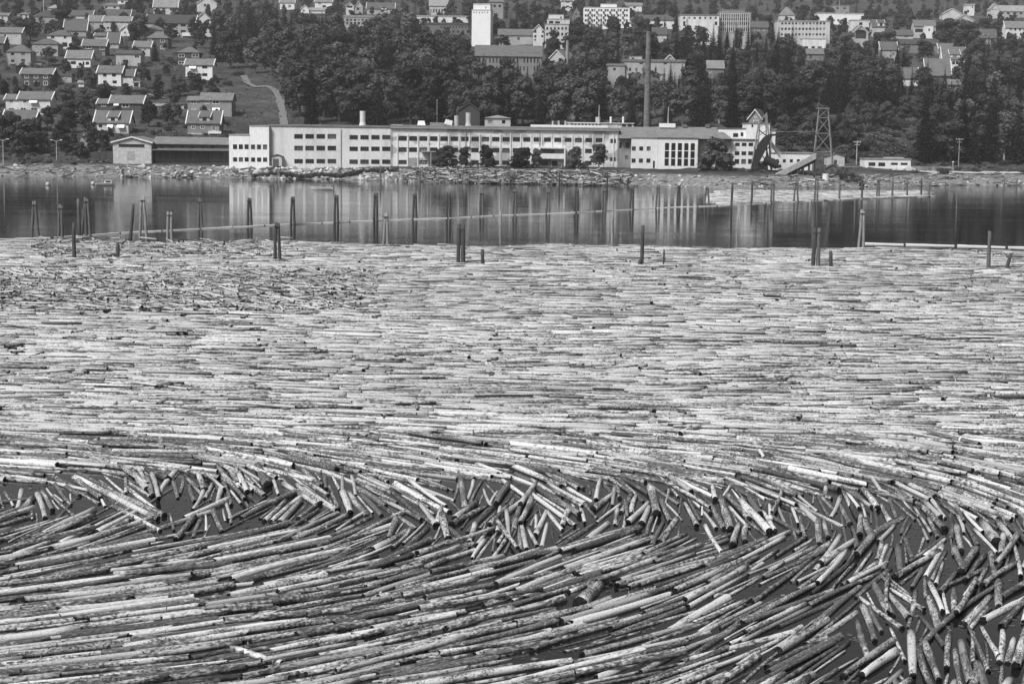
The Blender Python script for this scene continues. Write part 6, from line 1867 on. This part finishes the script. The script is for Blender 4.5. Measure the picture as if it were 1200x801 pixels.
def crown_spruce(seed, nb=34, wide=.17):
    rng = np.random.default_rng(seed)
    P, Nn, S = [], [], []
    for i in range(nb):
        t = i / (nb - 1)
        z = .06 + .93 * t
        rad = wide * (1 - t) ** .85 * rng.uniform(.8, 1.15) + .008
        m = max(5, int(15 * (1 - t) + 5))
        for k in range(m):
            a = 6.28 * (k + rng.random()) / m
            L = rad * rng.uniform(.65, 1.15)
            for q in np.linspace(.2, 1, max(2, int(6 * (1 - t)) + 2)):
                P.append((L * q * math.cos(a) + rng.normal(0, .006), L * q * math.sin(a) + rng.normal(0, .006), z - .09 * q * q * (1 - t) + rng.normal(0, .006)))
                Nn.append((math.cos(a) * .5 + rng.normal(0, .35), math.sin(a) * .5 + rng.normal(0, .35), .8))
                S.append(.024 * (1 - .55 * t) * rng.uniform(.6, 1.2))
    P, Nn, S = np.array(P), np.array(Nn), np.array(S)
    Nn /= np.linalg.norm(Nn, axis=1)[:, None]
    return quads_from(P, Nn, S, rng)

def trunk_mesh(seed, kind, mat):
    rng = random.Random(seed)
    mb = MB()
    if kind == 'spruce':
        mb.tube((0, 0, -.05), (0, 0, .97), .018, .002, 7)
    else:
        top = (rng.uniform(-.02, .02), rng.uniform(-.02, .02), .45)
        mb.tube((0, 0, -.05), top, .024, .014, 7)
        for k in range(6):
            a = k * 1.05 + rng.random()
            z = rng.uniform(.24, .48)
            r = rng.uniform(.12, .22)
            mb.tube((top[0] * z / .45, top[1] * z / .45, z), (r * math.cos(a), r * math.sin(a), z + rng.uniform(.14, .3)), .010, .003, 5)
        mb.tube(top, (top[0] * 1.5, top[1] * 1.5, .86), .014, .003, 6)
    return mb.mesh('trunk', mat)

VAR = {}
def variants():
    for nm, n, fn, mat, tk in (('dense', 3, lambda s: crown_broad(s, 'dense', 3400), LEAF_D, 'broad'), ('round', 5, lambda s: crown_broad(s, 'round'), LEAF_D, 'broad'), ('tall', 4, lambda s: crown_broad(s, 'tall'), LEAF_D, 'broad'), ('wide', 3, lambda s: crown_broad(s, 'wide', 3000), LEAF_D, 'broad'),
                               ('pale', 4, lambda s: crown_broad(s, 'tall', 2400), LEAF_P, 'birch'), ('spruce', 4, lambda s: crown_spruce(s), LEAF_S, 'spruce'), ('slim', 3, lambda s: crown_spruce(s, 36, .12), LEAF_S, 'spruce')):
        L_ = []
        for k in range(n):
            V, Q = fn(hash(nm) % 1000 * 0 + k * 17 + len(nm) * 101)
            L_.append((fast_mesh('crown', V, [Q], mat, False), trunk_mesh(k, tk, BIRCH if tk == 'birch' else TRUNK)))
        VAR[nm] = L_
    L_ = []
    for k in range(5):
        rng = np.random.default_rng(900 + k)
        n = 620
        lob = np.array([(rng.uniform(-.4, .4), rng.uniform(-.3, .3), rng.uniform(.25, .7), rng.uniform(.2, .34)) for _ in range(8)])
        idx = rng.integers(0, 8, n)
        D = rng.normal(0, 1, (n, 3)); D /= np.linalg.norm(D, axis=1)[:, None]; D[:, 2] = np.abs(D[:, 2]) * np.where(rng.random(n) < .75, 1, -1)
        P = lob[idx, :3] + D * (lob[idx, 3] * rng.uniform(.7, 1.05, n))[:, None]
        P[:, 2] = np.clip(P[:, 2], .01, None)
        Nn = D + rng.normal(0, .5, (n, 3)); Nn /= np.linalg.norm(Nn, axis=1)[:, None]
        V, Q = quads_from(P, Nn, .075 * rng.uniform(.5, 1.1, n), rng)
        L_.append(fast_mesh('shrub', V, [Q], LEAF_B, False))
    VAR['shrub'] = L_
variants()

TREES = []
def where_label(px, py):
    if py < 52:
        return ('on the upper hill above the left houses' if px < 240 else 'at the top of the wood' if px < 545 else 'among the upper town buildings' if px < 1000 else 'among the upper right houses')
    if px < 245: return 'among the houses on the left hillside' if py < 140 else 'near the shore lamps at left'
    if px < 545: return 'in the wood behind the factory left half'
    if px < 700: return 'in the wood below the grey hall'
    if px < 815: return 'in the wood around the tall chimney'
    if px < 940: return 'in the wood above the sawmill'
    if px < 1075: return 'on the slope above the shore hut'
    return 'in the dense wood at the right edge'
KW = {'round': ('deciduous_tree', 'round-crowned broadleaf tree'), 'dense': ('deciduous_tree', 'dense broadleaf tree'), 'tall': ('deciduous_tree', 'tall broadleaf tree'), 'wide': ('deciduous_tree', 'spreading broadleaf tree'), 'pale': ('birch_tree', 'pale loose-crowned birch'), 'spruce': ('spruce_tree', 'dark pointed spruce'), 'slim': ('spruce_tree', 'slim dark spruce')}
def near_label(px, py):
    """the place in words: beside the nearest building, else in which part of the wood"""
    best, bd = None, 34.0
    for a, b, lab in NEARBY:
        q = math.hypot((px - a), (py - b) * 1.3)
        if q < bd: best, bd = lab, q
    if best:
        w = best.split()
        k = len(w)
        for i, t in enumerate(w):
            if i >= 2 and t in ('with', 'under', 'beside', 'behind', 'above', 'below', 'and', 'left', 'right', 'at', 'in', 'between', 'near', 'showing', 'cut', 'across', 'of', 'over', 'peeping', 'half', 'on', 'right,', 'among', 'high', 'along'):
                k = i; break
        return ('above' if py < 60 and False else 'near') + ' the ' + ' '.join(w[:min(k, 7)])
    wl = where_label(px, py)
    if 'wood' in wl and py >= 52:
        wl += ', ' + ('upper part' if py < 85 else 'middle part' if py < 118 else 'lower part')
    return wl
QUEUE = []
def plant(px, py, hm, kind, wide=1.0, p=None, label=None, p_min=0.0):
    p = at_g(px, py) if p is None else p
    QUEUE.append((hm * px_per_m(p) * (3 if label else 1), px, py, hm, kind, wide, p, label))
    TREES.append((px, py))
def plant_all():
    QUEUE.sort(key=lambda q: -q[0])
    mass_v, mass_f, nv, cnt = [], [], 0, {}
    low = {k: [crown_broad(700 + i, k, 420, .085) for i in range(4)] for k in ('round', 'tall', 'wide', 'dense')}
    low['spruce'] = low['slim'] = [crown_spruce(800 + i, 15, .17) for i in range(3)]
    low['pale'] = low['tall']
    for size, px, py, hm, kind, wide, p, label in QUEUE:
        nm, kw = KW[kind]
        cnt[nm] = cnt.get(nm, 0) + 1
        if cnt[nm] <= 290 and -60 < px < 1260 and py > -3:
            cm, tm = random.choice(VAR[kind])
            e = empty(nm, p, random.random() * 6.28)
            e.scale = (hm * wide, hm * wide, hm)
            link_mesh('trunk', tm, e)
            link_mesh('crown', cm, e)
            LABELS.append((e, label or (kw + ' ' + near_label(px, py - size * .5)), 'tree', None, px, py))
        else:
            V, Q = random.choice(low[kind])
            a = random.random() * 6.28
            W = np.stack([(V[:, 0] * math.cos(a) - V[:, 1] * math.sin(a)) * hm * wide + p.x, (V[:, 0] * math.sin(a) + V[:, 1] * math.cos(a)) * hm * wide + p.y, V[:, 2] * hm + p.z], 1)
            mass_v.append(W); mass_f.append(Q + nv); nv += len(V)
    m = leaf_mat('far_leaves', .05, .07)
    me = fast_mesh('far_wood', np.concatenate(mass_v), [np.concatenate(mass_f)], m, False)
    tag(link_mesh('far_wood', me), 'hazy far-off wood and small trees covering the top of the hill', 'wood', kind='stuff')
    print('tree kinds', cnt)
def bush(px, py, hm, wm, label=None, p=None):
    p = at_g(px, py) if p is None else p
    o = link_mesh('shrub', random.choice(VAR['shrub']))
    o.location = p - Vector((0, 0, .15 * hm)); o.rotation_euler = (0, 0, random.random() * 6.28)
    o.scale = (wm, wm, hm)
    LABELS.append((o, label or (('upright ' if hm > wm * .68 else 'spreading ') + ('shrub ' if hm > 1.9 else 'low shrub ') + near_label(px, py)), 'shrub', None, px, py))

WID = {'dense': .6, 'round': .62, 'tall': .48, 'wide': .70, 'pale': .48, 'spruce': .34, 'slim': .24}
def blocked(px, py, hm, kind, wide=1.0, p=None, slack=1.0):
    s = px_per_m(p)
    w = hm * wide * WID[kind] * s / 2
    x0, x1, y0, y1 = px - w, px + w, py - hm * s, py
    for a, b, c, d, Y, tol in KEEP:
        if Y < p.y - 1: continue
        ox, oy = min(x1, c) - max(x0, a), min(y1, d) - max(y0, b)
        if ox > 0 and oy > 0 and ox * oy > tol * slack * (c - a) * (d - b) * .8 and ox * oy > 6:
            return True
    return False

PLACED = []
def inside_building(p):
    for a, b, c, d, Y, tol in KEEP:
        q = project(p)
        if a - 1 < q[0] < c + 1 and -1 < p.y - Y < 12: return True
    return False
def scatter(poly_fn, x0, x1, y0, y1, dx, dy, kinds, hr, tries, slack=1.0, cap=9999, wide=(.9, 1.25)):
    n = 0
    for _ in range(tries):
        if n >= cap: break
        px, py = random.uniform(x0, x1), random.uniform(y0, y1)
        if not poly_fn(px, py): continue
        if any(((px - a) / dx) ** 2 + ((py - b) / dy) ** 2 < 1 for a, b in PLACED): continue
        kd = random.choices([k for k, _ in kinds], [w for _, w in kinds])[0]
        p = at_g(px, py)
        if p.y > 2450 or inside_building(p): continue
        hm = random.uniform(*hr) * (1.35 if kd in ('spruce', 'slim') else 1.1 if kd == 'tall' else 1.0)
        wd = random.uniform(*wide)
        for shrink in (1.0, .72, .5):
            if not blocked(px, py, hm * shrink, kd, wd, p, slack): break
        else: continue
        if hm * shrink < 3.5: continue
        plant(px, py, hm * shrink, kd, wd, p)
        PLACED.append((px, py)); n += 1
    return n

# single trees that the photograph shows clearly
fy = 466.5
for px, yb_, yt, kind, wide, lab in [(523, 195.5, 171, 'dense', 1.9, 'bushy dark tree before the factory canopy'), (545, 195.5, 172, 'dense', 1.25, 'narrow tree in front of the factory wall, second from left'), (570, 195.5, 170, 'dense', 1.4, 'upright dark tree in front of the factory middle'),
        (612, 196.5, 173, 'dense', 2.3, 'broad dark tree left of the factory bay'), (628.5, 196, 174, 'dense', 1.1, 'slim dark tree at the left end of the factory bay'), (673.5, 197, 172, 'dense', 1.35, 'dense conical tree right of the factory bay'), (702, 197, 169, 'pale', 1.5, 'pale thin-leaved tree at the right end of the factory'),
        (838, 206, 162.5, 'wide', 1.5, 'large dark spreading tree between glazed hall and sawmill'), (828, 208, 185, 'dense', 1.6, 'low dark tree at the foot of the large spreading tree'), (846, 208, 186, 'dense', 1.5, 'dark bushy tree right below the large spreading tree')]:
    p = at_y(px, yb_, fy - (8 if px > 800 else 0)); p.z = min(p.z, float(ground(p.x, p.y)) + .2)
    s = px_per_m(p)
    hm = (project(p)[1] - yt) / s
    plant(px, yb_, hm, kind, wide, p, lab)
for px, yb_, yt, kind, wide in [(72, 42, 7, 'round', 1.2), (163, 48, 15, 'tall', 1.2), (182, 72, 46, 'spruce', 1.5), (22, 48, 20, 'round', 1.5), (36, 48, 24, 'round', 1.3), (58, 78, 55, 'round', 1.3), (156, 52, 30, 'tall', 1.2), (148, 62, 40, 'spruce', 1.3), (341, 52, 12, 'spruce', 1.2), (333, 52, 15, 'spruce', 1.2), (432, 60, 20, 'spruce', 1.0), (398, 32, 12, 'slim', 1.0), (450, 48, 16, 'round', 1.4), (480, 52, 20, 'round', 1.4),
        (1068, 112, 78, 'spruce', .9), (1056, 118, 76, 'spruce', 1.0), (1079, 116, 80, 'spruce', .8), (1112, 56, 22, 'round', 1.5), (1128, 58, 24, 'round', 1.6), (1040, 62, 34, 'round', 1.2), (1082, 72, 48, 'round', 1.4), (610, 90, 70, 'slim', 1.0), (622, 92, 70, 'slim', 1.0), (632, 94, 69, 'spruce', 1.0), (588, 60, 41, 'round', 1.5), (578, 48, 24, 'round', 1.3), (12, 178, 131, 'round', 1.15), (30, 180, 140, 'round', 1.3), (0, 172, 136, 'wide', 1.2), (648, 68, 35, 'round', 1.0), (680, 64, 30, 'round', 1.3), (698, 62, 32, 'tall', 1.2), (760, 60, 36, 'round', 1.3)]:
    p = at_g(px, yb_)
    hm = (yb_ - yt) / px_per_m(p)
    plant(px, yb_, hm, kind, wide, p); PLACED.append((px, yb_))

MIXD = [('round', 4), ('tall', 4), ('wide', 1.5), ('pale', 2.0), ('spruce', 3.0), ('slim', 1.0)]
MIXS = [('spruce', 6), ('slim', 3), ('tall', 2.4), ('pale', 2.2), ('round', .8)]
def left_edge(y): return np.interp(y, [20, 60, 82, 92, 147], [236, 246, 268, 334, 346])
scatter(lambda x, y: x > left_edge(y), 232, 548, 44, 150, 15, 8.5, MIXD, (13, 19), 5200, cap=190)
scatter(lambda x, y: True, 548, 712, 92, 150, 13, 8, MIXD + [('spruce', 5), ('slim', 2)], (10, 16), 2600, cap=75)
scatter(lambda x, y: True, 640, 760, 52, 95, 14, 8, MIXD, (8, 15), 1500, cap=45)
scatter(lambda x, y: not (x > 985 and y > 133), 712, 940, 56, 150, 13.5, 8, MIXD + [('spruce', 7), ('slim', 2)], (10, 16), 4200, cap=150)
scatter(lambda x, y: True, 935, 1062, 62, 134, 13, 8, [('spruce', 7), ('slim', 2), ('round', 2), ('tall', 2), ('pale', 1)], (13, 20), 3000, cap=90)
scatter(lambda x, y: True, 1078, 1230, 108, 192, 13, 9, MIXS, (12, 17), 2600, cap=90)
scatter(lambda x, y: y > 70 or x > 1150, 1120, 1230, 50, 112, 14, 8, MIXD, (9, 16), 1400, cap=40)
scatter(lambda x, y: True, 1000, 1085, 128, 150, 16, 8, MIXD, (6, 10), 300, cap=7)
for px, yb_, yt in [(952, 122, 74), (966, 126, 80), (978, 128, 78), (990, 132, 82), (1000, 130, 76), (1012, 134, 80), (1022, 133, 72), (1034, 134, 80), (1044, 132, 84), (1052, 130, 86), (985, 120, 70), (1016, 122, 68), (940, 118, 76), (926, 116, 72), (1088, 168, 104), (1100, 176, 110), (1112, 170, 96), (1126, 178, 112), (1138, 172, 100), (1150, 180, 118), (1096, 150, 92), (1120, 150, 90), (1144, 152, 98), (1166, 176, 112), (1182, 182, 124)]:
    p = at_g(px, yb_)
    plant(px, yb_, (yb_ - yt) / px_per_m(p), random.choice(('spruce', 'spruce', 'slim')), 1.15, p)
scatter(lambda x, y: True, 908, 1000, 148, 178, 11, 6, [('round', 3), ('tall', 2), ('wide', 1), ('spruce', 1)], (5, 9), 700, cap=24)
# town trees
scatter(lambda x, y: True, -40, 1240, -6, 30, 9, 3.2, [('round', 5), ('tall', 2), ('spruce', 2)], (6, 11), 9000, .8, cap=430)
scatter(lambda x, y: True, -30, 1230, 2, 50, 14, 6, [('round', 5), ('tall', 2), ('wide', 2), ('spruce', 1)], (6, 11), 7000, .9, cap=260)
scatter(lambda x, y: True, -60, 1260, -34, 4, 10, 3.2, [('round', 4), ('tall', 3), ('spruce', 3)], (11, 17), 9000, 1.2, cap=520)
MEADOW = lambda x, y: x > 256 and y > 84
scatter(lambda x, y: x < left_edge(y) - 3 and not MEADOW(x, y), -20, 330, 50, 150, 20, 9, [('round', 5), ('wide', 2), ('tall', 1), ('spruce', .6)], (4, 8), 4000, .8, cap=75)
scatter(lambda x, y: True, -20, 128, 150, 190, 16, 7, [('round', 4), ('wide', 3)], (4, 8), 900, .8, cap=26)
# shrubs
def bushes(fn, x0, x1, y0, y1, dx, dy, hr, n, tries):
    k = 0
    for _ in range(tries):
        if k >= n: break
        px, py = random.uniform(x0, x1), random.uniform(y0, y1)
        if not fn(px, py) or any(((px - a) / dx) ** 2 + ((py - b) / dy) ** 2 < 1 for a, b in PLACED): continue
        p = at_g(px, py)
        if inside_building(p): continue
        hm = random.uniform(*hr); wm = hm * random.uniform(1.1, 1.9)
        s = px_per_m(p)
        bad = False
        for a, b, c, d, Y, tol in KEEP:
            if Y < p.y - 1: continue
            if min(px + wm * s * .6, c) - max(px - wm * s * .6, a) > 0 and min(py, d - 2) - max(py - hm * s, b) > 0: bad = True; break
        if bad: continue
        bush(px, py, hm, wm, p=p); PLACED.append((px, py)); k += 1
bushes(lambda x, y: x < left_edge(y) and not (MEADOW(x, y) and (x > 280 or random.random() < .6)), -10, 330, 62, 156, 8, 4, (1.2, 3.0), 150, 4000)
bushes(lambda x, y: True, -10, 270, 157, 193, 10, 4, (1.0, 2.6), 60, 1500)
bushes(lambda x, y: True, 985, 1085, 134, 190, 9, 5, (1.5, 4.2), 70, 2500)
bushes(lambda x, y: True, 1070, 1230, 180, 204, 10, 4, (.8, 2.4), 34, 900)
for k in range(30):
    px = 300 + k * 5.6
    p = at_y(px, 196.6 + .02 * k, 463.5); p.z = float(ground(p.x, p.y))
    bush(px, 197, random.uniform(1.3, 2.2), random.uniform(1.8, 2.8), 'dark clipped shrub in the hedge row before the factory', p)
for k in range(26):
    px = random.uniform(850, 1010)
    p = at_y(px, 200, random.uniform(455, 463)); p.z = float(ground(p.x, p.y))
    bush(px, 203, random.uniform(.8, 2.0), random.uniform(1.4, 2.8), 'scrubby shrub on the bank under the log conveyor', p)
p = at_y(685, 196, 466.5); p.z = float(ground(p.x, p.y)); bush(685, 196, 2.3, 2.3, 'round dark shrub right of the factory bay', p)
plant_all()

def undergrowth():
    """knee-high weeds and grass tufts over the open slopes"""
    n = 26000
    u = RNG.random(n)
    x = RNG.uniform(-260, 260, n)
    y = 468 + 420 * u ** 1.6
    z = ground(x, y)
    px, py = project_np(np.stack([x, y, z], 1))
    ok = (px > -40) & (px < 1240) & (np.interp(x, _shx, _shy) + 14 < y)
    for a, b, c, d, Y, tol in KEEP:
        ok &= ~((px > a - 2) & (px < c + 2) & (y > Y - 1.5) & (y < Y + 14))
    x, y, z = x[ok], y[ok], z[ok]
    k = len(x)
    P = np.stack([x, y, z + RNG.uniform(.05, .4, k)], 1)
    Nn = np.stack([RNG.normal(0, .6, k), RNG.normal(-.5, .5, k), RNG.normal(.8, .4, k)], 1); Nn /= np.linalg.norm(Nn, axis=1)[:, None]
    V, Q = quads_from(P, Nn, RNG.uniform(.18, .7, k), RNG)
    me = fast_mesh('undergrowth', V, [Q], leaf_mat('weeds', .045, .12), False)
    tag(link_mesh('undergrowth', me), 'rough grass and weeds covering the open hillside', 'undergrowth', kind='stuff')
undergrowth()

# ================================================================== HAZE
def haze():
    mb = MB(); mb.box(-1600, 1600, -120, 2800, -8, 420)
    m = bpy.data.materials.new('haze_air'); m.use_nodes = True
    nt = m.node_tree; nt.nodes.clear()
    v = nt.nodes.new('ShaderNodeVolumePrincipled'); o_ = nt.nodes.new('ShaderNodeOutputMaterial')
    v.inputs['Color'].default_value = (.95, .95, .95, 1)
    v.inputs['Density'].default_value = HAZE_DENSITY
    v.inputs['Anisotropy'].default_value = 0.0
    nt.links.new(v.outputs[0], o_.inputs['Volume'])
    o = mb.build('haze', m)
    tag(o, 'thin pale summer haze over water and hillside', 'haze', kind='stuff')
HAZE_DENSITY = 0.0001
haze()

# ================================================================== LABELS: each one singles out its thing
from collections import defaultdict
groups = defaultdict(list)
for rec in LABELS:
    groups[rec[1]].append(rec)
ORD = ['first', 'second', 'third', 'fourth', 'fifth', 'sixth', 'seventh', 'eighth', 'ninth', 'tenth', 'eleventh', 'twelfth', 'thirteenth', 'fourteenth', 'fifteenth', 'sixteenth', 'seventeenth', 'eighteenth', 'nineteenth', 'twentieth', 'twenty-first']
for base, recs in groups.items():
    recs.sort(key=lambda r: (r[4], r[5]))
    n = len(recs)
    for i, (o, b, cat, grp, px, py) in enumerate(recs):
        if n == 1: lab = b
        elif n == 2: lab = b + (', left one of two' if i == 0 else ', right one of two')
        elif i == 0: lab = b + ', leftmost'
        elif i == n - 1: lab = b + ', rightmost'
        elif i < 20 and i <= n - 1 - i: lab = b + ', %s from left' % ORD[i]
        elif n - 1 - i < 20: lab = b + ', %s from right' % ORD[n - 1 - i]
        else: lab = b + ', about the middle'
        for drop in (' lying', ' the', ' mooring', ' standing', ' of two'):
            if len(lab.split()) > 16: lab = lab.replace(drop, '')
        tag(o, lab, cat, grp or {'tree': 'trees on the hillside', 'shrub': 'shrubs on the hillside'}.get(cat))
